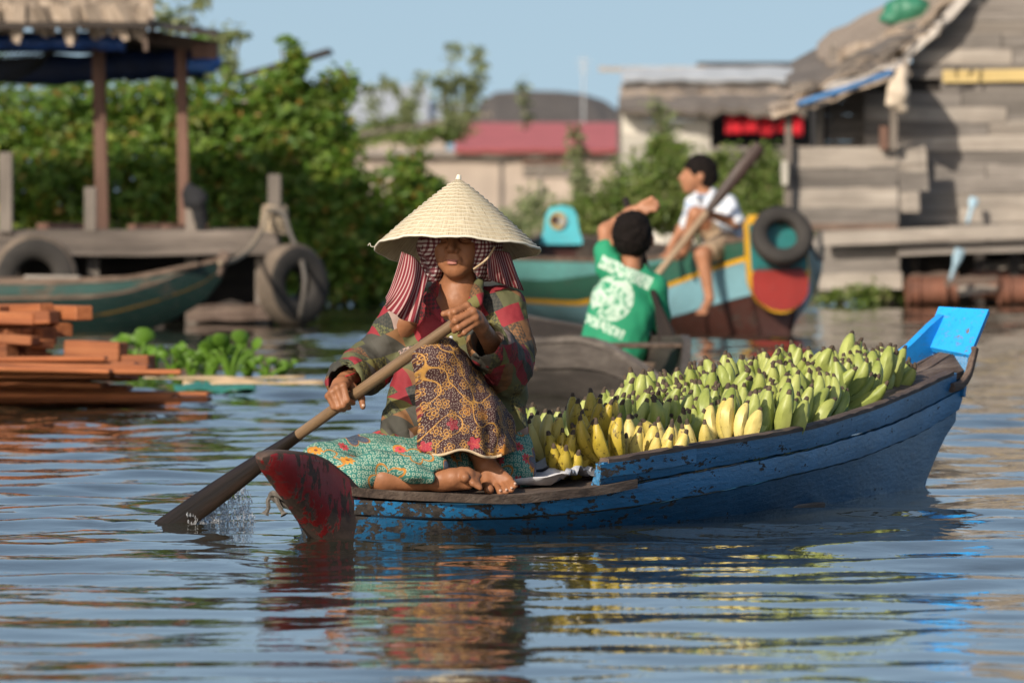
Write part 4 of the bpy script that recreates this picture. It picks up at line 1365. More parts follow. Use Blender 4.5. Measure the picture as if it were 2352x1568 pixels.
# ------------------------------------------------------------------ middle distance: other boats and their crews
M['teal_paint'] = paint('teal_boat_paint', (.10, .27, .255), (.13, .10, .07), cover=.62, scale=5)
M['green_paint'] = paint('dark_green_paint', (.028, .10, .068), (.10, .08, .06), cover=.64, scale=5)
M['light_blue_paint'] = paint('light_blue_paint', (.19, .37, .43), (.20, .20, .17), cover=.60, scale=5)
M['yellow_paint'] = paint('yellow_stripe_paint', (.62, .33, .012), (.2, .12, .03), cover=.68, scale=8)
M['brown_paint'] = paint('red_brown_paint', (.06, .022, .016), (.06, .035, .025), cover=.58, scale=6)  # red-brown bottom paint, darkened for the shadow near the water
M['prow_red'] = paint('prow_red_paint', (.28, .024, .016), (.2, .03, .02), cover=.66, scale=6)
M['turquoise'] = paint('turquoise_paint', (.10, .50, .58), (.3, .3, .28), cover=.68, scale=5)
M['deep_teal'] = paint('deep_teal_paint', (.02, .17, .17), (.05, .08, .07), cover=.6, scale=6)
M['old_green'] = paint('old_green_boat_paint', (.010, .028, .025), (.05, .04, .03), cover=.6, scale=6)
M['old_yellow'] = paint('faded_yellow_stripe', (.16, .095, .018), (.06, .05, .03), cover=.54, scale=9)
M['old_teal'] = paint('old_teal_plank_paint', (.035, .085, .075), (.14, .12, .09), cover=.55, scale=6)

def spl(S, V):
    xs = np.linspace(S[0], S[-1], 300); ys = np.interp(xs, S, V)
    k = np.exp(-np.linspace(-2, 2, 31) ** 2); k /= k.sum()
    pad = np.concatenate([2 * ys[0] - ys[15:0:-1], ys, 2 * ys[-1] - ys[-2:-17:-1]])
    sm = np.convolve(pad, k, 'valid')
    return lambda s: float(np.interp(s, xs, sm))

def hull(root, S, B, ZT, bands, keel=-.12, n=36, t=.028, power=2.2, lining=None, rail=None, rail_w=.03, full=.35):
    """planked hull in the root's frame: x along the boat, bands = (name, material, f0(s), f1(s)) down from the gunwale"""
    fb, fz = spl(S, B), spl(S, ZT)
    kl = keel if callable(keel) else (lambda s: keel)
    def pt(s, f, inn=0.0):
        b = fb(s) * (1 - (1 - full) * max(0, f) ** power) - inn
        return max(b, .004), fz(s) + (kl(s) - fz(s)) * f
    for side in (1, -1):
        for (nm, mat, f0, f1) in bands:
            V, F = [], []
            for i in range(n + 1):
                s = S[0] + (S[-1] - S[0]) * i / n
                a, c = f0(s) if callable(f0) else f0, f1(s) if callable(f1) else f1
                c = max(c, a + .002)
                ring = [pt(s, a + (c - a) * q) for q in (.01, .35, .7, .985)] + [pt(s, a + (c - a) * q, t) for q in (.985, .7, .35, .01)]
                for (b, z) in ring: V.append((s, side * b, z))
            for i in range(n):
                for j in range(8):
                    a, b = i * 8 + j, i * 8 + (j + 1) % 8
                    F.append((a, a + 8, b + 8, b) if side > 0 else (a, b, b + 8, a + 8))
            F.append(tuple(range(8))); F.append(tuple(n * 8 + j for j in range(8))[::-1])
            mk(nm, V, F, mat, root, True, False, 40)
        if rail:
            V, F = [], []
            for i in range(n + 1):
                s = S[0] + (S[-1] - S[0]) * i / n
                b, z = pt(s, 0)
                for (db, dz) in ((.008, -.012), (.008, .014), (-rail_w, .014), (-rail_w, -.012)): V.append((s, side * max(b + db, .002), z + dz))
            for i in range(n):
                for j in range(4):
                    a, b = i * 4 + j, i * 4 + (j + 1) % 4
                    F.append((a, a + 4, b + 4, b) if side > 0 else (a, b, b + 4, a + 4))
            F.append((0, 1, 2, 3)); F.append((n * 4 + 3, n * 4 + 2, n * 4 + 1, n * 4))
            mk('rail', V, F, rail, root, True, False, 40)
        if lining:
            V, F = [], []
            for i in range(n + 1):
                s = S[0] + (S[-1] - S[0]) * i / n
                for f in (.0, .3, .62):
                    b, z = pt(s, f, t + .004); V.append((s, side * b, z + (.006 if f == 0 else 0)))
            for i in range(n):
                for j in range(2):
                    a = i * 3 + j; F.append((a, a + 1, a + 4, a + 3))
            mk('inner_lining', V, F, lining, root, True, False)
    # floor inside and closed ends
    V, F = [], []
    for i in range(n + 1):
        s = S[0] + (S[-1] - S[0]) * i / n
        b, z = pt(s, .6, t)
        V += [(s, -b, z), (s, b, z)]
    for i in range(n): F.append((i * 2, i * 2 + 2, i * 2 + 3, i * 2 + 1))
    mk('floor', V, F, lining or M['darkwood'], root, True, False)
    for s, nm in ((S[0], 'bow_end'), (S[-1], 'stern_end')):
        V = [(s, -pt(s, f)[0], pt(s, f)[1]) for f in (0, .3, .6, .95)] + [(s, pt(s, f)[0], pt(s, f)[1]) for f in (.95, .6, .3, 0)]
        V2 = [(x + (.02 if s == S[0] else -.02), y, z) for (x, y, z) in V]
        k = len(V)
        F = [tuple(range(k)), tuple(range(2 * k - 1, k - 1, -1))] + [(i, (i + 1) % k, k + (i + 1) % k, k + i) for i in range(k)]
        mk(nm, V + V2, F, bands[-1][1] if len(bands) > 1 else bands[0][1], root, False, False)
    return pt

# --- the turquoise boat
tb_loc = Vector((1.56, 54.0, 0)); tb_ang = math.atan2(5.3, -1.24)
tb = thing('fishing_boat', 'broad turquoise and green boat with yellow stripe and round red prow', 'boat', tb_loc, tb_ang)
def L(a, b, s0=0., s1=2.0): return lambda s: a + (b - a) * min(1, max(0, (s - s0) / (s1 - s0)))
TS = [0, .3, .9, 1.5, 2.2, 3, 3.8, 4.6, 5.2, 5.5]
TBr = [.17, .30, .50, .70, .87, .95, .86, .55, .25, .14]
TZ = [.565, .53, .435, .42, .42, .42, .43, .46, .50, .52]
ptT = hull(tb, TS, TBr, TZ,
           [('sheer_plank', M['teal_paint'], 0, L(.003, .24, .5, 2.2)), ('green_plank', M['green_paint'], L(.003, .24, .5, 2.2), L(.14, .45)), ('stripe', M['yellow_paint'], L(.14, .45), L(.18, .50)),
            ('blue_plank', M['light_blue_paint'], L(.18, .50), L(.47, .76)), ('bottom_plank', M['brown_paint'], L(.47, .76), 1.0)],
           keel=-.15, lining=M['darkwood'], rail=M['deck'])
for s in (1.2, 2.4, 3.6):
    box_obj('thwart', tb.matrix_basis @ Vector((0, 0, 0)) if False else ROOTM[tb.name] @ Vector((s, 0, .33)), (.22, 2 * ptT(s, .2)[0] - .05, .03), M['deck'], tb, Matrix.Rotation(tb_ang, 4, 'Z'))
def u_plate(w_, ztop, zbot, n=20):
    out = [(w_ * .8, ztop + .025), (w_, ztop - .03)]
    for i in range(n + 1):
        a = math.pi * i / n
        out.append((w_ * math.cos(a), zbot + min(.23, (ztop - zbot) * .6) - math.sin(a) * min(.23, (ztop - zbot) * .6)))
    out += [(-w_, ztop - .03), (-w_ * .8, ztop + .025)]
    return out
def plate(root, name, outline, x0, x1, mat, tilt=0.0, parent=None):
    k = len(outline)
    V = [(x0 + tilt * (z - .55), y, z) for (y, z) in outline] + [(x1 + tilt * (z - .55), y, z) for (y, z) in outline]
    F = [tuple(range(k))[::-1], tuple(range(k, 2 * k))] + [(i, (i + 1) % k, k + (i + 1) % k, k + i) for i in range(k)]
    o = mk(name, V, F, mat, None, False, False)
    o.parent = parent or root
    return o
pr = plate(tb, 'prow_board', u_plate(.184, .68, .125), -.06, .02, M['yellow_paint'], .22)
plate(tb, 'red_field', u_plate(.171, .375, .143), -.072, -.05, M['prow_red'], .22, pr)
plate(tb, 'teal_field', [(.172, .377), (-.172, .377), (-.172, .65), (.172, .65)][::-1], -.072, -.05, M['deep_teal'], .22, pr)
# stern plaque with a painted roundel
sp_o = [(-.15, .47), (.15, .47), (.115, .56), (.10, .66), (.07, .71), (.0, .725), (-.07, .71), (-.10, .66), (-.115, .56)]
stp = plate(tb, 'stern_board', sp_o[::-1], 5.42, 5.46, M['turquoise'])
def disc(root, name, y, z, r_, x0, x1, mat, parent): return plate(root, name, [(y + r_ * math.cos(t), z + r_ * 1.0 * math.sin(t)) for t in np.linspace(0, 2 * math.pi, 20, endpoint=False)], x0, x1, mat, 0, parent)
disc(tb, 'roundel', .03, .625, .058, 5.405, 5.42, M['yellowplank'], stp)
disc(tb, 'roundel_mark', .05, .630, .030, 5.398, 5.405, M['brown_paint'], stp)
disc(tb, 'roundel_mark', .008, .622, .030, 5.398, 5.405, M['whiteplank'], stp)

# --- tyres
def tyre_mesh(Ro, rt, name='tyre', wd=1.0):
    V, F = [], []
    n = 40
    prof = []
    for i in range(17):
        a = R(-150) + R(300) * i / 16
        prof.append((math.cos(a), math.sin(a)))
    pr_ = [(Ro - rt + rt * math.copysign(abs(c) ** .7, c), rt * wd * math.copysign(abs(s_) ** .8, s_)) for (c, s_) in prof]
    pr_ = pr_ + [(pr_[-1][0] + .012, pr_[-1][1] * .7), (pr_[8][0] - .022, 0), (pr_[0][0] + .012, pr_[0][1] * .7)]
    k = len(pr_)
    for j in range(n):
        a = 2 * math.pi * j / n
        for q, (r_, h) in enumerate(pr_):
            gr = -.004 if (q in (6, 8, 10) and j % 2) else 0
            V.append(((r_ + gr) * math.cos(a), h, (r_ + gr) * math.sin(a)))
    for j in range(n):
        for q in range(k):
            a, b = j * k + q, j * k + (q + 1) % k
            c, d = ((j + 1) % n) * k + q, ((j + 1) % n) * k + (q + 1) % k
            F.append((a, b, d, c))
    me = bpy.data.meshes.new(name)
    me.from_pydata(V, [], F)
    me.materials.append(M['tyre']); me.materials.append(M['tyre_mud'])
    for p in me.polygons:
        q = p.index % k
        p.material_index = 1 if 5 <= q <= 10 else 0
        p.use_smooth = True
    me.set_sharp_from_angle(angle=R(45))
    return me
def tyre(px, py, Y, Ro, rt, rz, rx, label, group=None):
    o = bpy.data.objects.new('tyre', tyre_mesh(Ro, rt)); col.objects.link(o)
    o.location = D(px, py, Y); o.rotation_euler = Euler((R(rx), 0, R(rz)), 'XYZ')
    return tag(o, label, 'tyre', group)
t0 = tyre(1796, 542, 53.86, .188, .05, 8, -24, 'black tyre hung as a fender over the red prow of the turquoise boat')
t0.data.materials[1] = M['tyre']

# --- the dark dugout
cn_loc = Vector((.715, 40.0, 0)); cn_ang = math.atan2(3.5, -1.11)
cn = thing('dugout_boat', 'dark unpainted wooden boat with the green shirted boy in it', 'boat', cn_loc, cn_ang)
hull(cn, [0, .15, .4, .6, .9, 1.5, 2.2, 3.0, 3.67], [.05, .11, .21, .26, .31, .34, .33, .22, .06], [.07, .15, .25, .270, .250, .250, .275, .32, .38],
     [('upper_plank', M['canoewood'], 0, .36), ('lower_plank', M['canoewood'], .37, 1.0)], keel=-.1, lining=M['darkwood'], rail=M['canoewood'], rail_w=.03)
box_obj('seat_board', ROOTM[cn.name] @ Vector((1.25, 0, .13)), (.34, .60, .03), M['deck'], cn, Matrix.Rotation(cn_ang, 4, 'Z'))
box_obj('bow_board', ROOTM[cn.name] @ Vector((.62, 0, .235)), (.30, .40, .02), M['deck'], cn, Matrix.Rotation(cn_ang, 4, 'Z'))

# --- boy in the green shirt, seen from behind
M['green_shirt'] = None
g = G('green_tshirt'); o = g.obj()
x, y, z = g.sep(o)
# white print on the back: shapes in the cloth's own coordinates
rx = g.math('ADD', g.math('MULTIPLY', x, .90), g.math('MULTIPLY', z, -.42))
rz = g.math('ADD', g.math('MULTIPLY', x, .42), g.math('MULTIPLY', z, .90))
pv = g.comb(rx, rz, 0.)
back = g.math('LESS_THAN', g.sep(g.n('NewGeometry').outputs['Normal'])[1], .1)
def rect(cx, cz, hw, hh):
    return g.math('MULTIPLY', g.math('LESS_THAN', g.math('ABSOLUTE', g.math('SUBTRACT', rx, cx)), hw), g.math('LESS_THAN', g.math('ABSOLUTE', g.math('SUBTRACT', rz, cz)), hh))
cxp = -.130
nb = g.noise(g.map(pv, (1, 1, 1)), 22, 4, .6, 1.2)
ns = g.noise(g.map(pv, (2.2, .5, 1)), 60, 2, .6)
letters = g.math('MULTIPLY', rect(cxp + .005, .345, .125, .030), g.math('GREATER_THAN', ns, .44))
body_m = g.math('LESS_THAN', g.math('ADD', g.math('POWER', g.math('DIVIDE', g.math('SUBTRACT', rx, cxp), .095), 2.), g.math('POWER', g.math('DIVIDE', g.math('SUBTRACT', rz, .215), .105), 2.)), 1.)
body_m = g.math('MULTIPLY', body_m, g.ramp(nb, [(.40, 0.), (.52, 1.)]))
foot = g.math('MULTIPLY', rect(cxp, .085, .115, .022), g.math('GREATER_THAN', g.noise(g.map(pv, (1.6, .7, 1)), 55, 2, .6), .47))
pm = g.math('MULTIPLY', g.math('MAXIMUM', letters, g.math('MAXIMUM', body_m, foot)), back)
cl = g.mix(g.noise(o, 5, 3, .5), (.012, .22, .105), (.018, .29, .145))
cl = g.mix(g.math('MULTIPLY', pm, .85), cl, (.55, .66, .56))
M['green_shirt'] = g.bsdf(cl, .8, g.bump(g.noise(o, 120, 2), .2, .003))

BG = D(1420, 812, 41.25)
gb = thing('person', 'boy in green printed T-shirt sitting with his back turned, one arm raised', 'person', BG)
Yg = 41.25
fb = Field((D(1300, 830, Yg).x, 40.75, .06), (D(1560, 830, Yg).x, 41.75, .96), .0075)
hdg = A(D(1452, 540, Yg))
fb.ell(hdg, (.083, .095, .100), .02); fb.ell(hdg + A((0, .05, -.05)), (.06, .06, .06), .03)
for e in (-1, 1): fb.ell(hdg + A((.088 * e, .01, -.022)), (.014, .022, .032), .008)
fb.cone(D(1452, 590, Yg), D(1448, 640, Yg), .046, .05, .02)
fb.chain([D(1446, 650, 41.28), D(1420, 800, 41.28)], [.06, .07], .03)
fb.chain([D(1396, 612, Yg), D(1391, 530, 41.35), D(1447, 489, 41.38), D(1470, 478, 41.36)], [.042, .034, .026, .022], .02)
# raised fist
for k, (a, b) in enumerate(((1498, 456), (1508, 464), (1511, 473), (1506, 482))):
    fb.cone(D(1474, 470 + 4 * k, 41.36), D(a, b, 41.33), .017, .0125, .005)
fb.cone(D(1470, 478, 41.36), D(1486, 489, 41.33), .014, .010, .006)
fb.chain([D(1506, 660, Yg), D(1515, 745, 41.32), D(1500, 800, 41.52)], [.040, .033, .026], .02)
fb.chain([D(1435, 805, Yg), D(1470, 830, 41.62)], [.075, .055], .03); fb.chain([D(1395, 808, Yg), D(1365, 832, 41.62)], [.075, .055], .03)
gbody = fb.build('body', M['skin_boy'], gb, 1)
fh = Field(tuple(hdg - .16), tuple(hdg + .16), .006)
fh.ell(hdg + A((0, -.010, .016)), (.091, .099, .098), .01); fh.ell(hdg + A((0, -.02, -.03)), (.078, .075, .07), .03)
fh.ell(hdg + A((0, .09, -.05)), (.085, .07, .085), .01, None, 'sub')
for e in (-1, 1): fh.ell(hdg + A((.098 * e, .012, -.03)), (.022, .03, .036), .006, None, 'sub')
fh.wrinkle(.007, .016, 61)
fh.build('hair', M['hair'], gb, 1)
fs = Field((D(1310, 830, Yg).x, 40.85, .12), (D(1560, 830, Yg).x, 41.65, .72), .0075)
fs.cone(D(1400, 612, Yg), D(1500, 655, Yg), .058, .056, .03)
fs.chain([D(1440, 640, Yg), D(1425, 720, Yg), D(1410, 815, Yg)], [.105, .122, .135], .03, flat=((0, 1, 0), .8))
fs.chain([D(1372, 775, Yg), D(1400, 690, Yg)], [.075, .085], .03); fs.chain([D(1455, 790, Yg), D(1460, 720, Yg)], [.062, .085], .03)
fs.cone(D(1400, 614, Yg), D(1392, 578, 41.29), .060, .055, .02)
fs.chain([D(1504, 662, Yg), D(1516, 742, 41.31)], [.058, .050], .02)
fs.cone(D(1452, 590, 41.22), D(1450, 628, Yg), .058, .058, .005, 'sub')
fs.wrinkle(.006, .06, 71); fs.wrinkle(.003, .025, 72, (1, 1, .5))
fs.build('shirt', M['green_shirt'], gb, 1)

M['blackwood'] = wood('black_paddle_wood', (.008, .006, .005), (.018, .012, .010), (.030, .020, .015), 40, rough=.95)
def paddle(label, a, b, sec_shaft, sec_blade, ms, mbl, facing=(0, -1, 0)):
    """paddle from a (shaft end) to b (blade end)"""
    a, b = Vector(a), Vector(b)
    root = thing('paddle', label, 'paddle', b)
    ax_ = a - b; Lq = ax_.length
    Mq = frame(ax_, facing, b)
    for nm, sec, mt_ in (('shaft', sec_shaft, ms), ('blade', sec_blade, mbl)):
        V, F = [], []
        n = 12
        for (f, ry, rz_) in sec:
            for j in range(n):
                t = 2 * math.pi * j / n
                V.append((f * Lq, ry * math.cos(t), rz_ * math.sin(t)))
        for i in range(len(sec) - 1):
            for j in range(n):
                p, q = i * n + j, i * n + (j + 1) % n
                F.append((p, q, q + n, p + n))
        F.append(tuple(range(n))[::-1]); F.append(tuple((len(sec) - 1) * n + j for j in range(n)))
        o = mk(nm, V, F, mt_, None, True, False, 50); o.parent = root
        o.matrix_basis = rootm(root).inverted() @ Mq
    return root
paddle('dark wet paddle held upright by the green shirted boy', D(1436, 456, 41.43), D(1572, 905, 40.95),
       [(.44, .016, .016), (1.0, .015, .015)], [(0, .046, .008), (.1, .048, .010), (.3, .042, .012), (.44, .0165, .0165)], M['blackwood'], M['blackwood'])

# --- boy in the white shirt on the turquoise boat's gunwale
Yw = 54.4
wb = thing('person', 'boy in pale blue checked shirt and tan shorts sitting on the turquoise gunwale', 'person', D(1650, 582, Yw))
fw = Field((D(1500, 0, Yw).x, 53.7, .08), (D(1720, 0, Yw).x, 55.0, 1.10), .0085)
hw = A(D(1604, 400, Yw))
fw.ell(hw + A((.010, 0, .012)), (.095, .080, .098), .02)
fw.ell(hw + A((-.042, -.004, -.045)), (.055, .056, .066), .025)
fw.ell(hw + A((-.070, -.006, -.095)), (.022, .026, .02), .02)
fw.cone(hw + A((-.088, -.012, .005)), hw + A((-.108, -.014, -.028)), .010, .014, .014)
fw.ell(hw + A((-.092, -.012, -.062)), (.014, .022, .012), .012)
fw.ell(hw + A((.012, -.082, -.02)), (.020, .012, .030), .008)
fw.cone(hw + A((.02, 0, -.06)), D(1620, 462, Yw), .045, .05, .02)
fw.cone(D(1632, 474, Yw), D(1655, 545, Yw), .07, .08, .03)
# near arm bent to the paddle, far arm propped on the gunwale
fw.chain([D(1672, 472, 54.32), D(1689, 512, 54.22), D(1632, 492, 54.12)], [.040, .032, .024], .02)
for k in range(4): fw.cone(D(1630, 488 + 2.5 * k, 54.10), D(1612, 484 + 5 * k, 54.06), .014, .012, .006)
fw.cone(D(1628, 487, 54.12), D(1614, 478, 54.10), .013, .011, .006)
fw.chain([D(1592, 478, 54.42), D(1566, 525, 54.48), D(1536, 578, 54.40)], [.038, .030, .022], .02)
for k in range(4): fw.cone(D(1536, 580, 54.40), D(1518 + 7 * k, 590, 54.33), .014, .010, .006)
# drawn-up far leg, near leg hanging outside the hull
fw.chain([D(1660, 560, Yw), D(1598, 492, 54.22), D(1568, 580, 54.30)], [.065, .046, .032], .02)
fw.chain([D(1568, 586, 54.30), D(1552, 592, 54.20)], [.026, .020], .012)
fw.chain([D(1668, 562, 54.30), D(1614, 586, 54.02), D(1630, 684, 54.00)], [.068, .048, .028], .02)
fw.chain([D(1630, 688, 54.0), D(1622, 704, 53.94), D(1612, 716, 53.88)], [.028, .026, .019], .012)
for k in range(4): fw.cone(D(1606 + 6 * k, 713, 53.88), D(1600 + 7 * k, 721, 53.83), .010, .008, .004)
fw.build('body', M['skin_boy'], wb, 1)
fh = Field(tuple(hw - .16), tuple(hw + .17), .007)
fh.ell(hw + A((.014, 0, .022)), (.104, .088, .098), .01); fh.ell(hw + A((.05, 0, -.02)), (.065, .072, .07), .03)
fh.ell(hw + A((-.085, 0, -.06)), (.085, .12, .095), .01, None, 'sub'); fh.ell(hw + A((-.005, -.095, -.03)), (.035, .03, .045), .006, None, 'sub')
fh.wrinkle(.007, .018, 63)
fh.build('hair', M['hair'], wb, 1)
g = G('pale_check_shirt'); o = g.obj()
x, y, z = g.sep(o)
n = g.noise(o, 14, 3, .6)
st1 = g.ramp(g.math('SINE', g.math('MULTIPLY', g.math('ADD', x, y), 2 * math.pi / .055)), [(.2, 0.), (.75, 1.)])
st2 = g.ramp(g.math('SINE', g.math('MULTIPLY', z, 2 * math.pi / .055)), [(.2, 0.), (.75, 1.)])
c = g.mix(g.math('MULTIPLY', g.math('ADD', st1, st2), .45), (.66, .68, .72), (.26, .38, .55))
M['check_shirt'] = g.bsdf(g.mix(g.ramp(n, [(.4, 0.), (.7, .4)]), c, (.7, .7, .72)), .8)
M['tan_shorts'] = plain('tan_shorts', (.36, .26, .17), .9, .3, 10)
fs = Field((D(1550, 0, Yw).x, 53.9, .40), (D(1725, 0, Yw).x, 54.85, .98), .008)
fs.chain([D(1622, 458, Yw), D(1640, 500, Yw), D(1660, 560, Yw)], [.085, .115, .115], .03)
fs.cone(D(1596, 470, 54.42), D(1672, 468, 54.34), .055, .058, .03)
fs.cone(D(1672, 470, 54.32), D(1690, 506, 54.23), .058, .054, .02)
fs.cone(D(1594, 476, 54.42), D(1578, 512, 54.46), .055, .046, .02)
fs.cone(D(1688, 548, Yw), D(1680, 500, Yw), .05, .07, .03)
fs.cone(D(1616, 425, 54.36), D(1614, 452, 54.32), .05, .03, .01, 'sub')
fs.cone(D(1625, 448, 54.40), D(1600, 455, 54.28), .018, .016, .01)
fs.wrinkle(.008, .05, 81); fs.wrinkle(.004, .02, 82)
fs.build('shirt', M['check_shirt'], wb, 1)
fs = Field((D(1580, 0, Yw).x, 53.85, .36), (D(1725, 0, Yw).x, 54.8, .75), .008)
fs.chain([D(1668, 560, 54.34), D(1628, 580, 54.10)], [.085, .066], .03)
fs.chain([D(1660, 556, Yw), D(1622, 520, 54.30)], [.085, .062], .03)
fs.wrinkle(.005, .04, 91)
fs.plane(D(1700, 600, Yw), (0, 0, -1))
fs.build('shorts', M['tan_shorts'], wb, 1)
M['brownblade'] = wood('dark_brown_blade', (.03, .016, .012), (.06, .033, .025), (.10, .06, .045), 30, rough=.5)
M['paleshaft'] = wood('pale_paddle_shaft', (.26, .17, .10), (.40, .28, .18), (.50, .37, .25), 40)
paddle('pale wooden paddle with dark brown blade held up by the boy in checked shirt', D(1490, 655, 53.95), D(1746, 334, 54.10),
       [(.48, .020, .020), (.75, .021, .021), (1.0, .019, .019)], [(0, .034, .012), (.02, .040, .016), (.2, .042, .017), (.38, .032, .020), (.48, .021, .021)], M['paleshaft'], M['brownblade'])

# --- the moored boat by the dock
mb_loc = D(508, 592, 55.3); mb_loc.z = 0
mb_ang = math.atan2(.10, -1)
mo = thing('moored_boat', 'old dark green boat with tan rail moored beside the dock', 'boat', mb_loc, mb_ang)
hull(mo, [0, .12, .3, .6, 1.0, 1.6, 2.4, 3.4], [.03, .10, .19, .30, .38, .42, .42, .36], [.43, .395, .35, .305, .290, .288, .292, .30],
     [('top_plank', M['old_teal'], 0, L(.02, .20, .1, .5)), ('rub_strip', M['deck'], L(.02, .20, .1, .5), L(.05, .25, .1, .5)), ('side_plank', M['old_green'], L(.05, .25, .1, .5), .50), ('stripe', M['old_yellow'], .50, .53), ('bottom_plank', M['old_green'], .53, 1.0)],
     keel=lambda s: .30 - .42 * min(1, (s / .75)) ** .6, lining=M['deck'], rail=M['deck'])
box_obj('bow_deck', ROOTM[mo.name] @ Vector((.36, 0, .35)), (.5, .36, .025), M['deck'], mo, Matrix.Rotation(mb_ang, 4, 'Z') @ Matrix.Rotation(R(11), 4, 'Y'))
box_obj('stem_post', ROOTM[mo.name] @ Vector((.0, 0, .40)), (.07, .07, .16), M['rail'], mo, Matrix.Rotation(mb_ang, 4, 'Z') @ Matrix.Rotation(R(-25), 4, 'Y'), .012)
for i in range(6):
    box_obj('loose_board', ROOTM[mo.name] @ Vector((.75 + .27 * i, .15 - .06 * (i % 3), .305 + .012 * (i % 2))), (.34, .12, .02), M['palewood'] if i % 2 else M['deck'], mo, Matrix.Rotation(mb_ang + rng.uniform(-.4, .4), 4, 'Z') @ Matrix.Rotation(rng.uniform(-.08, .08), 4, 'Y'))

# ------------------------------------------------------------------ dock on the left
Yd = 57.0
dk = thing('dock', 'low grey timber dock on floats with stub posts', 'dock', D(300, 745, Yd))
rough_plank('front_beam', D(-420, 562, Yd), D(640, 557, Yd), .15, .08, M['dockwood'], dk, seed=2, jag=.06, nseg=10)
for i in range(7):
    rough_plank('deck_board', D(-420, 533, Yd + .12 + .16 * i), D(640, 531, Yd + .12 + .16 * i), .145, .03, M['dockwood'], dk, up=(0, 1, 0), seed=20 + i, jag=.05)
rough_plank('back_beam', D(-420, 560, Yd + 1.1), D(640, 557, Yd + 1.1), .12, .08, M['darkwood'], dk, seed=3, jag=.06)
box_obj('shade_panel', D(110, 660, Yd + 1.25), (2.9, .04, .52), M['darkwood'], dk)  # dark panel added so the space under the dock looks shaded
rough_plank('lower_beam', D(430, 718, Yd - .05), D(620, 716, Yd - .05), .10, .10, M['rail'], dk, seed=4, jag=.1)
for x in (-330, -150, 30, 215, 440, 600):
    box_obj('float_post', D(x, 660, Yd + .15), (.075, .075, .62), M['greypost'], dk)
    box_obj('float_post', D(x, 660, Yd + 1.0), (.075, .075, .62), M['greypost'], dk)
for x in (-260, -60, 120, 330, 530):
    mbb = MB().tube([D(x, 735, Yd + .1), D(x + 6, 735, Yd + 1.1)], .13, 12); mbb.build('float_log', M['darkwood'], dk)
for (x, w_, y0, y1, dz, mt_) in ((14, .085, 350, 535, -.03, 'greypost'), (208, .075, 430, 532, .06, 'greypost'), (442, .085, 468, 532, .05, 'greypost'), (631, .085, 400, 590, .05, 'greypost')):
    a = D(x, y1, Yd + dz); b = D(x, y0, Yd + dz)
    box_obj('post', (a + b) / 2, (w_, w_, (b - a).length), M[mt_], dk, None, .008)
for (x, y, z, sx) in ((95, 522, .5, .5), (300, 524, .8, .4), (380, 526, .5, .6)):
    rough_plank('loose_timber', D(x, y, Yd + z), D(x + 90, y - 2, Yd + z + .2), .05, .08, M['brownwood'], dk, seed=int(x))

tyre(80, 636, 56.75, .268, .082, 6, 0, 'muddy tyre hanging upright on the dock behind the moored green boat')
tyre(672, 655, 56.5, .262, .085, 42, -4, 'large worn tyre roped to the post at the end of the dock')
# ropes
def rope(label, pts, r_, mat, name='rope'):
    V, F = tubedata(smooth_path(pts, 6), r_, 7)
    return tag(mk(name, V, F, mat), label, 'rope')
rope('pale mooring rope from the dock end post to the green boat bow', [D(612, 486, 56.9), D(600, 530, 56.7), D(570, 575, 56.2), D(535, 598, 55.6), D(505, 604, 55.2)], .016, M['paleropes'])
rope('thick rope hanging the large tyre from the end post', [D(615, 482, 56.92), D(650, 490, 56.9), D(668, 540, 56.7), D(690, 590, 56.5), D(700, 650, 56.3), D(690, 720, 56.35), D(684, 748, 56.5)], .015, M['rope'])
V, F = [], []
for k in range(7):
    z0 = 478 + k * 9
    ring = [D(631, z0, 57.05) + Vector((.068 * math.cos(t) * (1 + .05 * k), .068 * math.sin(t) * (1 + .05 * k), .012 * math.sin(2 * t + k))) for t in np.linspace(0, 2 * math.pi, 15)]
    v, f = tubedata(ring, .015, 6, cap=False); b = len(V); V += [tuple(p) for p in v]; F += [tuple(q + b for q in t) for t in f]
tag(mk('rope_coil', V, F, M['paleropes']), 'coil of pale rope wound round the end post of the dock', 'rope')
# black cloth over a stub post
f_ = Field(tuple(A(D(445, 480, 57.0)) - .3), tuple(A(D(445, 480, 57.0)) + .3), .011)
f_.chain([D(435, 435, 57.03), D(455, 460, 57.0), D(462, 530, 57.0)], [.045, .058, .034], .03); f_.cone(D(430, 440, 57.05), D(432, 470, 57.03), .03, .03, .02)
f_.wrinkle(.012, .05, 95)
tag(f_.build('dark_cloth', M['dark'], None, 1), 'black cloth bundle hanging over a stub post of the dock', 'cloth')

# ------------------------------------------------------------------ shelter over the dock
shl = thing('shelter', 'open shelter with thatched roof on brown posts behind the dock', 'shelter', D(320, 520, 58.6))
for (x0, x1, y0, Yq, w_) in ((-190, -198, 95, 58.4, .085), (236, 226, 95, 58.4, .085), (424, 416, 90, 58.4, .072)):
    a, b = D(x0, 540, Yq), D(x1, y0, Yq)
    box_obj('post', (a + b) / 2, (w_, w_, (b - a).length), M['brownwood'], shl, frame(b - a, (0, 1, 0)) @ Matrix.Rotation(R(90), 4, 'Y'), .006)
rough_plank('eave_beam', D(-420, 82, 58.1), D(335, 82, 58.1), .05, .06, M['greywood'], shl, seed=5)
rough_plank('eave_beam', D(300, 80, 58.3), D(480, 108, 58.3), .09, .06, M['rail'], shl, seed=6)
rough_plank('eave_beam', D(-420, 95, 60.8), D(500, 112, 60.8), .1, .06, M['darkwood'], shl, seed=7)
box_obj('beam_end', D(472, 118, 58.2), (.16, .3, .10), M['brownwood'], shl)
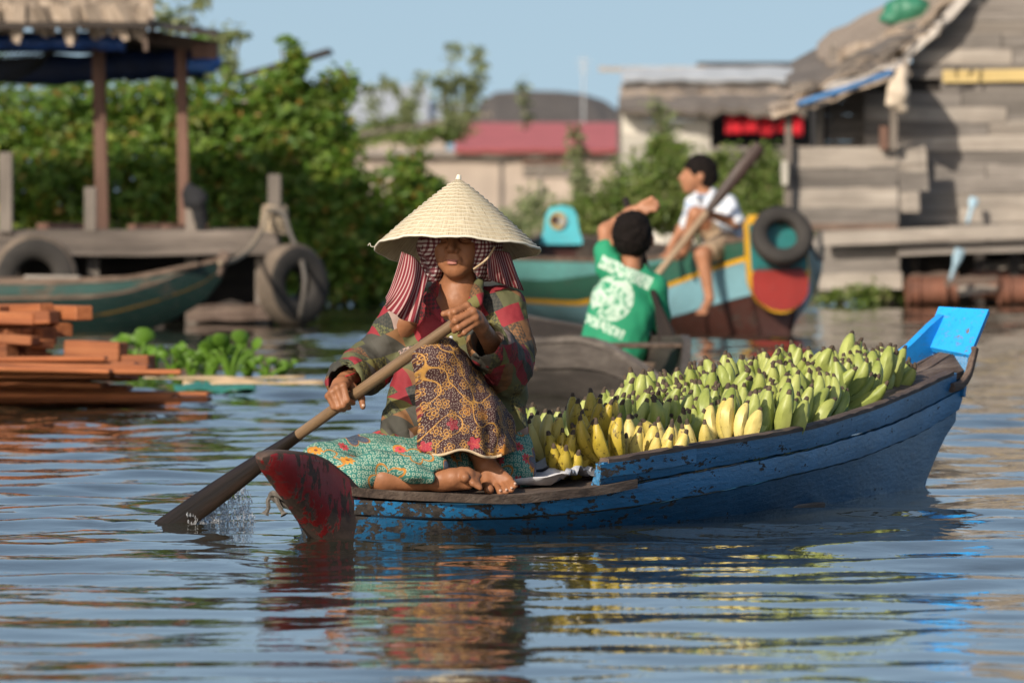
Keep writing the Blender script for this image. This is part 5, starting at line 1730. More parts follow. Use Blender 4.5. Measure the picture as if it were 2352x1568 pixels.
# roof boards: dark underside rising to the back
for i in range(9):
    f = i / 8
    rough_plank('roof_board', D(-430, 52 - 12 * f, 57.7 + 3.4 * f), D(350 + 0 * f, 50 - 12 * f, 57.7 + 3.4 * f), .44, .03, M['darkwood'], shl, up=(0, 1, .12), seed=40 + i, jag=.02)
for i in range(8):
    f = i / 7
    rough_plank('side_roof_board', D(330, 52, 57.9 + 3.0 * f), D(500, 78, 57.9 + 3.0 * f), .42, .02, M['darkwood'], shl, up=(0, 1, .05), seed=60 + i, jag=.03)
# thatch leaves along the eave
def leaf_strip():
    V = [(-.03, 0, 0), (.03, 0, 0), (.036, -.012, -.09), (-.034, -.014, -.09), (.016, -.03, -.19), (-.012, -.03, -.185)]
    V += [(x, y + .008, z) for (x, y, z) in V]
    F = [(0, 1, 2, 3), (3, 2, 4, 5), (7, 6, 9, 8), (8, 9, 11, 10), (1, 7, 8, 2), (2, 8, 10, 4), (6, 0, 3, 9), (9, 3, 5, 11), (4, 10, 11, 5), (0, 6, 7, 1)]
    me = bpy.data.meshes.new('thatch_leaf'); me.from_pydata(V, [], F); me.materials.append(M['thatch']); return me
LS = leaf_strip()
for row_, (yy, Yq, cnt) in enumerate(((12, 57.55, 52), (2, 57.75, 52), (-22, 58.0, 56))):
    for i in range(cnt):
        px = -430 + 770 * (i + rng.random()) / cnt
        if px > 338: continue
        Ml = Matrix.Translation(D(px, yy + rng.uniform(-5, 5), Yq + rng.uniform(-.03, .03))) @ Matrix.Rotation(rng.uniform(-.35, .25) - .15, 4, 'Y') @ Matrix.Rotation(R(25) + rng.uniform(-.2, .2), 4, 'X') @ Matrix.Rotation(rng.uniform(-.4, .4), 4, 'Z') @ Matrix.Scale(rng.uniform(.95, 1.35), 4)
        inst(LS, 'thatch_leaf', Ml, shl)
rough_plank('ridge_strip', D(-420, -14, 58.9), D(340, -18, 58.9), .2, .5, M['thatch'], shl, seed=9, jag=.1)
rough_plank('hanging_stick', D(333, 45, 57.6), D(335, 118, 57.6), .03, .02, M['rail'], shl, up=(1, 0, 0), seed=10)
M['tarp_shaded'] = plain('tarpaulin_shaded', (.007, .02, .07), .6, .4, 6, .5)  # tarpaulin under the roof, its shade put into the colour
def sheet_roll(label, pts, rad, mat, flat):
    P = smooth_path(pts, 10)
    rr = [rad * (1 + .10 * math.sin(i * 1.3) + .06 * math.sin(i * 2.9)) for i in range(len(P))]
    V, F = tubedata(P, rr, 12, True, flat)
    return tag(mk('tarpaulin', V, F, mat), label, 'tarpaulin')
sheet_roll('blue tarpaulin rolled up along the front eave of the shelter', [D(-420, 98, 57.9), D(60, 98, 57.9), D(180, 97, 57.9), D(288, 102, 57.9)], .055, M['bluetarp'], ((0, 0, 1), .9))
sheet_roll('blue tarpaulin hanging along the back of the shelter, shade in its colour', [D(-420, 160, 60.4), D(100, 162, 60.4), D(300, 152, 60.4), D(470, 148, 60.4)], .06, M['tarp_shaded'], ((0, 0, 1), 1.6))
f_ = Field(tuple(A(D(470, 135, 58.9)) - .3), tuple(A(D(470, 135, 58.9)) + .3), .010)
f_.chain([D(440, 152, 58.9), D(488, 150, 58.85)], [.045, .05], .02); f_.chain([D(480, 112, 58.9), D(494, 140, 58.85)], [.035, .045], .02); f_.cone(D(455, 128, 58.95), D(490, 124, 58.9), .03, .03, .02)
f_.wrinkle(.012, .05, 96)
M['tarp_sunlit'] = plain('tarpaulin_sunlit', (.06, .20, .60), .45, .35, 8, .4)  # lit end of the back tarpaulin, sunlight put into the colour
tag(f_.build('tarpaulin', M['tarp_sunlit'], None, 1), 'sunlit end of the back tarpaulin at the shelter corner, brightness in its colour', 'tarpaulin')
V, F = [], []
for i in range(21):
    t = i / 20
    for j in range(9):
        v = j / 8
        V.append(tuple(D(-140 + 270 * t - 20 * v, 120 + 118 * (1 - t) ** .6 * v + 10 * v, 58.0 + .25 * v)))
for i in range(20):
    for j in range(8):
        a = i * 9 + j; F.append((a, a + 1, a + 10, a + 9))
nt_ = mk('fishing_net', V, F, M['net']); wf = nt_.modifiers.new('mesh', 'WIREFRAME'); wf.thickness = .012
tag(nt_, 'dark fishing net slung under the shelter roof', 'net')

# ------------------------------------------------------------------ timber afloat
TG = 'orange sawn timbers piled on the water'
def timber(x0, x1, y, hpx, Y, yaw, depth, label, k=0, dip=0.0):
    c = D((x0 + x1) / 2, y, Y)
    ln = abs(x1 - x0) * Y / FPX
    o = box_obj('timber', c, (ln, depth, hpx * Y / FPX), M['timber'], None, Matrix.Rotation(R(yaw), 4, 'Z') @ Matrix.Rotation(R(dip), 4, 'Y'), .006)
    return tag(o, label, 'timber', TG)
SQ = 'short square orange timber in the upper layers of the floating pile'
for (x0, x1, y, h) in ((-190, 30, 722, 36), (-150, 80, 727, 26), (-120, 104, 729, 28), (-90, 143, 731, 30), (-150, 40, 766, 30), (-60, 122, 760, 38), (-40, 90, 779, 22), (-170, 62, 806, 32), (-60, 112, 805, 34), (-20, 130, 790, 22)):
    timber(x0, x1, y, h, 39.4 + rng.uniform(-.25, .35), -33 + rng.uniform(-9, 9), .085, SQ, dip=rng.uniform(-3, 3))
for i in range(16):
    y = 716 + 26 * (i % 5) + rng.uniform(-4, 4)
    x = -70 + 175 * rng.random() - 12 * (i % 2)
    o = box_obj('timber', D(x, y, 39.75 + rng.uniform(-.1, .1)), (.75, .07 + .02 * rng.random(), .055 + .02 * rng.random()), M['timber'], None, Matrix.Rotation(R(-62 + rng.uniform(-12, 12)), 4, 'Z') @ Matrix.Rotation(R(rng.uniform(-3, 3)), 4, 'Y'), .005)
    tag(o, 'orange beam laid crosswise in the floating pile, its square end showing', 'timber', TG)
timber(150, 290, 806, 46, 39.3, -22, .10, 'thick squared timber lying alone at the end of the pile', dip=2)
timber(262, 352, 832, 34, 39.25, -20, .09, 'short timber block at the tip of the pile above the planks')
FP = 'thin long orange plank in the flat lower layers of the floating pile'
for i in range(22):
    y = 826 + 5.0 * i + rng.uniform(-3, 3)
    x1 = rng.uniform(200, 420) + (40 if i > 12 else 0)
    if i in (15, 18): x1 = 485
    timber(-200 + rng.uniform(0, 60), x1, min(y, 934), rng.uniform(7, 13), 39.1 + .03 * i - .5 * rng.random(), -5 + rng.uniform(-8, 8), .15, FP, dip=rng.uniform(-.5, 2.2))
# bamboo poles and a green plastic sheet beyond it
for (x0, x1, y, Y) in ((330, 700, 874, 43.6), (420, 745, 884, 43.0)):
    P = [D(x0 + (x1 - x0) * i / 12, y + 2 * math.sin(i), Y) for i in range(13)]
    V, F = tubedata(P, [.020 + (.003 if i % 3 == 0 else 0) for i in range(13)], 8)
    tag(mk('bamboo_pole', V, F, M['bamboo']), 'floating pale bamboo pole beside the water hyacinth', 'pole', 'bamboo poles holding the water hyacinth')
cloth('plastic_sheet', 'green plastic sheet hanging in the water below the bamboo pole', 'sheet', Vector((D(490, 903, 41.6).x, 41.6, .0)), .36, .9, .05, M['greensheet'], .022, 14, hfun=lambda u, v: .012)

# water hyacinth
def hyacinth(px, py, Y, nl, size, label):
    base = D(px, py, Y); base.z = 0
    root = thing('water_hyacinth', label, 'plant', base, 0, 'water hyacinth along the bamboo poles')
    for i in range(nl):
        a = rng.uniform(0, 6.28); ln = size * rng.uniform(.45, 1.0); out = rng.uniform(.02, .13)
        top = Vector((out * math.cos(a), out * math.sin(a), ln * .72))
        V, F = tubedata(smooth_path([(0, 0, -.02), (top.x * .4, top.y * .4, ln * .4), tuple(top)], 4), [.012] * 5 + [.008] * 4, 6)
        lf_ = mk('stalk', [tuple(v) for v in V], F, M['hyacinth'], root, True, False)
        w_ = size * rng.uniform(.16, .24); hgt = w_ * 1.25
        N = 10; V = [(0, 0, 0)]; F = []
        for k in range(N):
            t = 2 * math.pi * k / N
            V.append((w_ * math.sin(t) * (1 - .15 * math.cos(t)), .25 * w_ * abs(math.sin(t)) , hgt * .5 * (1 - math.cos(t))))
        V[0] = (0, -.02, hgt * .5)
        for k in range(N): F.append((0, 1 + k, 1 + (k + 1) % N))
        o = mk('leaf', V, F, M['hyacinth'], None, True, False)
        o.parent = root
        o.matrix_basis = Matrix.Translation(top) @ Matrix.Rotation(rng.uniform(-1.3, 1.3), 4, 'Z') @ Matrix.Rotation(rng.uniform(-.5, .3), 4, 'X') @ Matrix.Rotation(rng.uniform(-.5, .5), 4, 'Y')
for (px, py, Y, nl, sz) in ((318, 862, 44.2, 6, .24), (352, 866, 44.0, 6, .17), (395, 868, 43.9, 8, .17), (440, 868, 44.2, 8, .19), (485, 868, 44.0, 9, .19), (528, 868, 43.9, 9, .26), (572, 866, 44.3, 7, .15), (612, 868, 43.9, 6, .12), (645, 868, 44.0, 6, .12)):
    hyacinth(px, py, Y, nl, sz, 'bright green water hyacinth floating by the bamboo poles')
# ------------------------------------------------------------------ the board house on the right
Yh = 63.6
hs = thing('house', 'grey weathered board house on stilts with gable roof and porch', 'house', D(2200, 700, Yh))
def zpx(y, Y): return CAM_H - (y - HOR) * Y / FPX
# gable wall boards, each its own; the slope of the roof trims their left ends
ys = list(range(-150, 560, 33))
k = 0
for y0 in ys:
    h = 33 * Yh / FPX
    xl = 1985 if y0 > 165 else 2068 + (150 - y0) * .72
    if y0 > 330: xl = 2050
    xr = 2620
    segs = [(xl, xr)]
    if 150 <= y0 <= 190: segs = [(2160, xr)]
    if rng.random() < .5:
        m_ = rng.uniform(2150, 2330); segs = [(segs[0][0], m_ - 1), (m_ + 1, xr)] if segs[0][0] < m_ - 30 else segs
    for (a, b) in segs:
        mt_ = M['greywood'] if rng.random() < .75 else M['palewood']
        rough_plank('wall_board', D(a, y0 + 16, Yh + .012 * (k % 2)), D(b, y0 + 16 + rng.uniform(-3, 3), Yh + .012 * (k % 2)), h * 1.06, .022, mt_, hs, seed=200 + k, jag=.05, nseg=8)
        k += 1
V = [D(2078, 168, Yh + .06), D(2300, -150, Yh + .06), D(2620, -150, Yh + .06), D(2620, 556, Yh + .06), D(2056, 556, Yh + .06), D(2056, 335, Yh + .06), D(1992, 335, Yh + .06), D(1992, 168, Yh + .06)]
mk('gap_backing', [tuple(v) for v in V] + [(v.x, v.y + .03, v.z) for v in V], [tuple(range(8)), tuple(range(15, 7, -1))] + [(i, 8 + i, 8 + (i + 1) % 8, (i + 1) % 8) for i in range(8)], M['darkwood'], hs, False)  # dark sheet added behind the boards so gaps and slot look dark
rough_plank('yellow_board', D(2165, 176, Yh - .03), D(2600, 170, Yh - .03), .085, .025, M['yellowplank'], hs, seed=1, jag=.05)
# inner porch wall with a dark doorway at its right
for i, y0 in enumerate(range(205, 345, 30)):
    rough_plank('porch_wall_board', D(1880, y0 + 15, Yh + .25), D(1985, y0 + 13, Yh + .25), 30 * Yh / FPX, .022, M['greywood'], hs, seed=300 + i, jag=.06)
rough_plank('door_post', D(1882, 220, Yh + .2), D(1882, 345, Yh + .2), .06, .05, M['palewood'], hs, up=(1, 0, 0), seed=12)
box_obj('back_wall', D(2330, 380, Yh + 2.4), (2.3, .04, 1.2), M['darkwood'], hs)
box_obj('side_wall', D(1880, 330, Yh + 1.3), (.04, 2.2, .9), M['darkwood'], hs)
# porch parapet in front
for i, (y0, y1, xa, xb) in enumerate(((340, 385, 1812, 2060), (386, 432, 1815, 2060), (433, 478, 1808, 2062), (479, 519, 1830, 2064))):
    rough_plank('parapet_board', D(xa, (y0 + y1) / 2, 63.20), D(xb, (y0 + y1) / 2 - 2, 63.20), (y1 - y0) * 1.06 * 63.2 / FPX, .03, M['greywood'] if i % 2 else M['palewood'], hs, seed=320 + i, jag=.06)
for i, (y0, y1, xa, xb) in enumerate(((520, 560, 1892, 2068), (561, 592, 1895, 2070), (593, 628, 1888, 2066), (629, 665, 1880, 2072))):
    rough_plank('skirt_board', D(xa, (y0 + y1) / 2, 63.30), D(xb, (y0 + y1) / 2 - 3, 63.30), (y1 - y0) * 1.06 * 63.3 / FPX, .03, M['greywood'] if i != 3 else M['palewood'], hs, seed=330 + i, jag=.07)
for i, (y0, y1, xb) in enumerate(((345, 395, 2128), (396, 440, 2132), (441, 488, 2112))):
    rough_plank('screen_board', D(2064, (y0 + y1) / 2, 63.22), D(xb, (y0 + y1) / 2 - 2, 63.22), (y1 - y0) * 1.06 * 63.2 / FPX, .03, M['palewood'] if i != 1 else M['greywood'], hs, seed=350 + i, jag=.08)
box_obj('porch_floor', D(1935, 520, 63.45), (.75, .6, .05), M['rail'], hs)
for (x, y0, y1, w_) in ((1811, 255, 660, .05), (2053, 155, 345, .05), (1806, 350, 480, .035), (2030, 290, 345, .06)):
    a, b = D(x, y1, 63.12), D(x, y0, 63.12)
    box_obj('porch_post', (a + b) / 2, (w_, w_, (b - a).length), M['greypost'] if x != 2030 else M['brownwood'], hs)
rough_plank('white_board', D(1802, 370, 63.05), D(1802, 425, 63.05), .05, .03, M['whiteplank'], hs, up=(1, 0, 0), seed=31)
# floor beams and what carries the house
rough_plank('floor_beam', D(1890, 548, 63.15), D(2600, 522, 63.15), .10, .06, M['palewood'], hs, seed=33, jag=.06)
rough_plank('floor_beam', D(2062, 574, 63.25), D(2600, 556, 63.25), .08, .06, M['greywood'], hs, seed=34, jag=.06)
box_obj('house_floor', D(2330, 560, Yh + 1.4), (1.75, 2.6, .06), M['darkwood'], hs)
box_obj('dark_backing', D(2330, 640, Yh + 2.2), (2.0, .04, .6), M['darkwood'], hs)  # dark sheet added so the space below the floor looks shaded
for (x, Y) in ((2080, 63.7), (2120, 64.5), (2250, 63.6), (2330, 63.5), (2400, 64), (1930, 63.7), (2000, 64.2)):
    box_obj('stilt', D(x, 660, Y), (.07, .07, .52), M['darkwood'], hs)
# roof: sheets and thatch laid on a slope that falls to the left, ridge running away from us
def roof_sheet(name, a, b, depth, th, mat, seed, Y0, waves=0):
    """a sheet from eave a to ridge b (frame points), running back in depth"""
    r = random.Random(seed)
    A0, B0 = D(*a, Y0), D(*b, Y0)
    V, F = [], []
    n, m = 7, 6
    nrm = Vector((-(B0.z - A0.z), 0, B0.x - A0.x)).normalized()
    for i in range(n + 1):
        for j in range(m + 1):
            p = A0.lerp(B0, i / n) + Vector((0, depth * j / m, .075 * depth * j / m))
            e = r.uniform(-.02, .02) * (2.2 if (i == 0 or j == 0) else 1)
            p = p + nrm * e + Vector((0, r.uniform(-.05, .05) if j == 0 else 0, 0))
            if i == 0: p = p + (A0 - B0).normalized() * r.uniform(0, .05)
            V += [tuple(p), tuple(p - nrm * th)]
    def I(i, j, t): return 2 * (i * (m + 1) + j) + t
    for i in range(n):
        for j in range(m):
            F.append((I(i, j, 0), I(i + 1, j, 0), I(i + 1, j + 1, 0), I(i, j + 1, 0)))
            F.append((I(i, j, 1), I(i, j + 1, 1), I(i + 1, j + 1, 1), I(i + 1, j, 1)))
    for i in range(n): F.append((I(i, 0, 0), I(i, 0, 1), I(i + 1, 0, 1), I(i + 1, 0, 0))); F.append((I(i, m, 0), I(i + 1, m, 0), I(i + 1, m, 1), I(i, m, 1)))
    for j in range(m): F.append((I(0, j, 0), I(0, j + 1, 0), I(0, j + 1, 1), I(0, j, 1))); F.append((I(n, j, 0), I(n, j, 1), I(n, j + 1, 1), I(n, j + 1, 0)))
    return mk(name, V, F, mat, hs, True, True, 30)
M['palesheet'] = plain('pale_old_roofing', (.50, .45, .40), .8, .3, 5, .4)
roof_sheet('roof_sheet', (2050, 165), (2330, -160), 3.4, .05, M['palesheet'], 1, 63.42)
roof_sheet('roof_sheet', (2040, 150), (2180, -10), 2.2, .04, M['thatch'], 2, 63.5)
roof_sheet('thatch_layer', (1850, 190), (2130, 60), 2.4, .07, M['thatchdark'], 3, 63.45)
roof_sheet('thatch_layer', (1900, 140), (2160, 20), 2.4, .07, M['thatch'], 4, 63.9)
roof_sheet('thatch_layer', (1828, 195), (2060, 140), 1.4, .06, M['thatchdark'], 5, 63.15)
roof_sheet('porch_roof', (1782, 268), (2085, 152), 1.1, .03, M['thatch'], 6, 62.98)
roof_sheet('porch_roof', (1900, 195), (2075, 150), .9, .02, M['palesheet'], 7, 62.95)
rough_plank('ridge_stub', D(1914, 95, 63.6), D(1914, 150, 63.6), .05, .05, M['greypost'], hs, up=(1, 0, 0), seed=44)
r_ = random.Random(8)
for i in range(46):
    f = r_.random()
    x, y = 1790 + 380 * f, 258 - 205 * f + r_.uniform(-18, 10)
    a = D(x, y, 62.95 + r_.uniform(0, .6))
    d = Vector((r_.uniform(-.20, -.04), r_.uniform(-.15, .05), r_.uniform(-.09, .02)))
    V, F = tubedata([a, a + d * .6, a + d + Vector((0, 0, -.02))], [.012, .012, .006], 5)
    mk('thatch_straw', V, F, M['thatchdark'] if i % 2 else M['thatch'], hs)
def strip(name, label, cat, pts, w_, t, mat):
    V, F = tubedata(smooth_path(pts, 6), w_, 8, True, ((0, 0, 1), t))
    return tag(mk(name, V, F, mat), label, cat)
M['bluestrip'] = plain('faded_blue_plastic', (.05, .17, .38), .5, .4, 6)
strip('plastic_strip', 'faded blue plastic strip folded under the porch eave of the board house', 'plastic', [D(1832, 240, 62.9), D(1900, 218, 62.9), D(1970, 195, 62.9), D(2050, 166, 62.9)], .018, 1.2, M['bluestrip'])
f_ = Field(tuple(A(D(2068, 205, 62.95)) - .32), tuple(A(D(2068, 205, 62.95)) + .32), .012)
f_.chain([D(2072, 160, 62.95), D(2066, 215, 62.93), D(2072, 248, 62.95)], [.035, .060, .045], .03); f_.chain([D(2052, 180, 62.95), D(2048, 238, 62.95)], [.03, .035], .02)
f_.wrinkle(.014, .05, 97)
M['palecloth'] = plain('pale_cloth', (.55, .46, .36), .9, .3, 8)
tag(f_.build('hanging_cloth', M['palecloth'], None, 1), 'pale cloth hanging from the porch post of the board house', 'cloth')
f_ = Field(tuple(A(D(2075, 20, 64.2)) - .3), tuple(A(D(2075, 20, 64.2)) + .3), .012)
f_.ell(D(2085, 22, 64.3), (.17, .12, .10), .03); f_.ell(D(2050, 45, 64.3), (.10, .1, .05), .04); f_.wrinkle(.014, .06, 98)
tag(f_.build('tarpaulin', M['greenplastic'], None, 1), 'green tarpaulin lying on the roof of the board house', 'tarpaulin')
M['paleblue'] = plain('pale_blue_paint', (.35, .50, .60), .6, .2, 10)
paddle('pale blue paddle leaning against the wall below the yellow board', D(2222, 512, 63.3), D(2238, 455, 63.45), [(.4, .014, .014), (1, .014, .014)], [(0, .03, .008), (.2, .034, .008), (.4, .014, .014)], M['paleblue'], M['paleblue'])
paddle('pale blue paddle standing among the stilts under the board house', D(2180, 650, 62.9), D(2206, 572, 62.8), [(.5, .016, .016), (1, .014, .014)], [(0, .034, .008), (.25, .036, .008), (.5, .016, .016)], M['paleblue'], M['paleblue'])
for (x, y, Y, L_, lb) in ((2140, 668, 63.2, .34, 'rusty drum floating under the board house beside the skirt boards'), (2300, 655, 63.6, .42, 'rusty drum under the board house between two stilts'), (2345, 668, 63.0, .3, 'short rusty drum under the far end of the board house')):
    c = D(x, y, Y)
    root = thing('drum', lb, 'drum', c)
    MB().tube([c + Vector((-L_ / 2, 0, 0)), c + Vector((L_ / 2, .05, 0))], .10, 14).build('barrel', M['barrel'], root)
    for e in (-.28, .28):
        V, F = tubedata([c + Vector((L_ * e - .01, 0, 0)), c + Vector((L_ * e + .01, 0, 0))], .106, 14); mk('hoop', V, F, M['barrel'], root)
for i, (xa, xb, y, Y) in enumerate(((2170, 2290, 648, 62.9), (2200, 2350, 668, 63.1), (2090, 2200, 640, 63.4), (2240, 2352, 612, 63.8))):
    o = rough_plank('driftwood', D(xa, y, Y), D(xb, y - 8, Y), .06, .05, M['palewood'] if i % 2 else M['rail'], None, seed=80 + i, jag=.3)
    tag(o, 'driftwood pole lying among the stilts under the board house', 'driftwood', 'driftwood under the board house')

# ------------------------------------------------------------------ houses behind
def far_house(name, label, Y, parts):
    root = thing(name, label, 'house', D(parts['at'][0], parts['at'][1], Y))
    return root
# thatched house with white wall and red washing
Y1 = 88.0
h1 = far_house('thatched_house', 'thatched house with white board wall and zinc ridge', Y1, {'at': (1620, 540)})
for i, y0 in enumerate(range(248, 560, 30)):
    rough_plank('wall_board', D(1428, y0 + 15, Y1), D(1632, y0 + 14, Y1), 30 * Y1 / FPX, .03, M['whiteplank'], h1, seed=400 + i, jag=.05)
    if y0 > 320: rough_plank('wall_board', D(1634, y0 + 15, Y1 + .02), D(1880, y0 + 14, Y1 + .02), 30 * Y1 / FPX, .03, M['greywood'], h1, seed=430 + i, jag=.05)
box_obj('dark_room', D(1740, 330, Y1 + 1.6), (1.2, .05, 1.6), M['darkwood'], h1)
box_obj('side_wall', D(1425, 400, Y1 + 1.2), (.04, 2.3, 1.3), M['greywood'], h1)
def slope(name, xa, xb, yb, yt, Yb, Yt, mat, parent, seed, th=.10, nx=18, jag=.02):
    """roof slope facing us: lower edge at (yb, Yb), upper at (yt, Yt)"""
    r = random.Random(seed); V, F = [], []
    ny = 4
    for i in range(nx + 1):
        for j in range(ny + 1):
            f = j / ny
            p = D(xa + (xb - xa) * i / nx, yb + (yt - yb) * f, Yb + (Yt - Yb) * f)
            e = r.uniform(-jag, jag)
            p = p + Vector((0, e, r.uniform(-jag, jag) * (2 if j == 0 else 1)))
            V += [tuple(p), tuple(p + Vector((0, .6 * th, -th)))]
    def I(i, j, t): return 2 * (i * (ny + 1) + j) + t
    for i in range(nx):
        for j in range(ny):
            F.append((I(i, j, 0), I(i + 1, j, 0), I(i + 1, j + 1, 0), I(i, j + 1, 0))); F.append((I(i, j, 1), I(i, j + 1, 1), I(i + 1, j + 1, 1), I(i + 1, j, 1)))
        F.append((I(i, 0, 0), I(i, 0, 1), I(i + 1, 0, 1), I(i + 1, 0, 0))); F.append((I(i, ny, 0), I(i + 1, ny, 0), I(i + 1, ny, 1), I(i, ny, 1)))
    for j in range(ny): F.append((I(0, j, 0), I(0, j + 1, 0), I(0, j + 1, 1), I(0, j, 1))); F.append((I(nx, j, 0), I(nx, j, 1), I(nx, j + 1, 1), I(nx, j + 1, 0)))
    return mk(name, V, F, mat, parent, True, True, 30)
slope('thatch_tier', 1420, 1850, 252, 218, Y1 - .35, Y1 + .25, M['thatch_grey'] if 'thatch_grey' in M else M['thatchdark'], h1, 1, .05)
slope('thatch_tier', 1424, 1850, 232, 195, Y1 + .1, Y1 + .7, M['thatch'], h1, 2, .09)
slope('thatch_tier', 1432, 1850, 205, 172, Y1 + .45, Y1 + 1.0, M['thatchdark'], h1, 3, .08)
slope('zinc_ridge', 1428, 1835, 182, 154, Y1 + .6, Y1 + 1.2, M['metal'], h1, 4, .02, jag=.008)
rough_plank('ridge_pole', D(1375, 160, Y1 + 1.2), D(1620, 158, Y1 + 1.2), .05, .05, M['palewood'], h1, seed=6)
WG = 'red washing hung in the opening of the thatched house'
for i, (xa, xb, y1) in enumerate(((1668, 1700, 308), (1706, 1740, 306), (1746, 1776, 312), (1782, 1810, 305), (1816, 1842, 312))):
    root_l = ('red cloth hung at the doorway of the thatched house, one of a washing row')
    V, F = [], []
    for a in range(7):
        for b in range(5):
            V.append(tuple(D(xa + (xb - xa) * a / 6, 266 + (y1 - 266) * b / 4, Y1 - .15 + .03 * math.sin(a * 1.9 + i))))
    for a in range(6):
        for b in range(4):
            q = a * 5 + b; F.append((q, q + 1, q + 6, q + 5))
    o = mk('red_cloth', V, F, M['redcloth']); o.modifiers.new('thickness', 'SOLIDIFY').thickness = .012
    tag(o, root_l, 'cloth', WG)
# red-roofed house with rendered wall
Y2 = 100.0
h2 = far_house('red_roofed_house', 'low pale rendered house with red sheet roof', Y2, {'at': (1200, 560)})
box_obj('wall', D(1200, 460, Y2 + 1.2), (3.55, 2.3, 1.10), M['concrete'], h2)
slope('red_roof', 1044, 1470, 343, 282, Y2 - .15, Y2 + 2.4, M['redroof'], h2, 11, .04, jag=.004)
slope('wall_coping', 780, 1446, 352, 345, Y2 - .08, Y2 + .1, M['palewood'], h2, 12, .05, jag=.006)
for x in (1150, 1240, 1425): rough_plank('wall_joint', D(x, 350, Y2 + .03), D(x, 520, Y2 + .03), .03, .03, M['greywood'], h2, up=(1, 0, 0), seed=int(x))
box_obj('vent', D(1252, 368, Y2 + .03), (.50, .05, .075), M['brownwood'], h2)
for i in range(4): rough_plank('shutter_slat', D(1200, 380 + 7 * i, Y2 + .02), D(1305, 380 + 7 * i, Y2 + .02), .02, .03, M['palewood'], h2, seed=i)
# old dark thatch beyond it
Y3 = 122.0
h3 = far_house('old_thatch_hut', 'hut with sagging dark thatch roof behind the red roof', Y3, {'at': (1260, 560)})
V, F = [], []
cr = [(1085, 268), (1105, 232), (1140, 212), (1200, 208), (1280, 210), (1340, 216), (1390, 232), (1430, 262)]
for (x, y) in cr: V += [tuple(D(x, y, Y3 + 1.2)), tuple(D(x + (x - 1250) * .04, 292, Y3 - .6)), tuple(D(x + (x - 1250) * .04, 292, Y3 + 3.0))]
for i in range(len(cr) - 1): F += [(3 * i, 3 * i + 1, 3 * i + 4, 3 * i + 3), (3 * i, 3 * i + 3, 3 * i + 5, 3 * i + 2)]
F += [(0, 2, 1), (3 * len(cr) - 3, 3 * len(cr) - 2, 3 * len(cr) - 1)]
mk('roof', V, F, M['darkthatch'], h3, False)
box_obj('wall', D(1260, 420, Y3 + 1.2), (1.9, 3.0, 1.5), M['greywood'], h3)
# grey zinc roof far left
Y4 = 135.0
h4 = far_house('zinc_roofed_house', 'distant house with pale grey zinc roof behind the weeds', Y4, {'at': (880, 560)})
slope('roof', 745, 985, 292, 196, Y4, Y4 + 3.5, M['metal'], h4, 21, .05, jag=.003)
slope('roof', 960, 1080, 300, 232, Y4 + .3, Y4 + 3.0, M['metal'], h4, 22, .05, jag=.003)
box_obj('wall', D(880, 430, Y4 + 1.8), (1.9, 3.2, 1.75), M['concrete'], h4)
# hut behind the left bush
Y5 = 76.0
h5 = far_house('board_hut', 'small grey board hut with black sloping roof behind the left bush', Y5, {'at': (600, 560)})
for i, y0 in enumerate(range(165, 560, 24)):
    rough_plank('wall_board', D(545 + max(0, 195 - y0) * 2.2, y0 + 12, Y5), D(690, y0 + 11, Y5), 24 * Y5 / FPX, .025, M['palewood'] if i % 2 else M['greywood'], h5, seed=500 + i, jag=.05)
V, F = tubedata([D(520, 188, Y5 - .2), D(700, 130, Y5 - .2)], .02, 6)
rough_plank('roof', D(520, 188, Y5 + .6), D(760, 118, Y5 + .6), 1.7, .04, M['darkwood'], h5, up=(0, 1, 0), seed=3, jag=.01)
# aerial
an_ = thing('aerial', 'faint television aerial on a thin pole above the roofs', 'aerial', D(1340, 280, 118))
MB().tube([D(1340, 290, 118), D(1340, 130, 118)], .012, 5).build('pole', M['metal'], an_)
for i, y in enumerate((140, 152, 164)):
    MB().tube([D(1326 + i * 2, y, 118), D(1354 - i * 2, y, 118)], .010, 5).build('rod', M['metal'], an_)
# long pole leaning across the weeds
o = rough_plank('leaning_pole', D(800, 312, 92), D(1130, 262, 92), .05, .05, M['greypost'], None, seed=77)
tag(o, 'long grey pole leaning over the weeds before the red roof', 'pole')

# ------------------------------------------------------------------ mud bank behind the dock and under the bushes
V, F = [], []
nx, ny = 60, 16
for i in range(nx + 1):
    for j in range(ny + 1):
        x = -14 + 34 * i / nx; y = 62.6 + 70 * (j / ny) ** 1.7
        if x > 1.4: y += min(1, (x - 1.4) / 1.0) * 3.0
        f = min(1, j / 3)
        V.append((x, y, -.08 + .20 * f + .04 * math.sin(x * 3 + j) * f))
for i in range(nx):
    for j in range(ny):
        a = i * (ny + 1) + j; F.append((a, a + ny + 1, a + ny + 2, a + 1))
M['mud'] = plain('mud_bank', (.06, .05, .032), .9, .4, 3, .5)
tag(mk('bank', V, F, M['mud']), kind='structure')

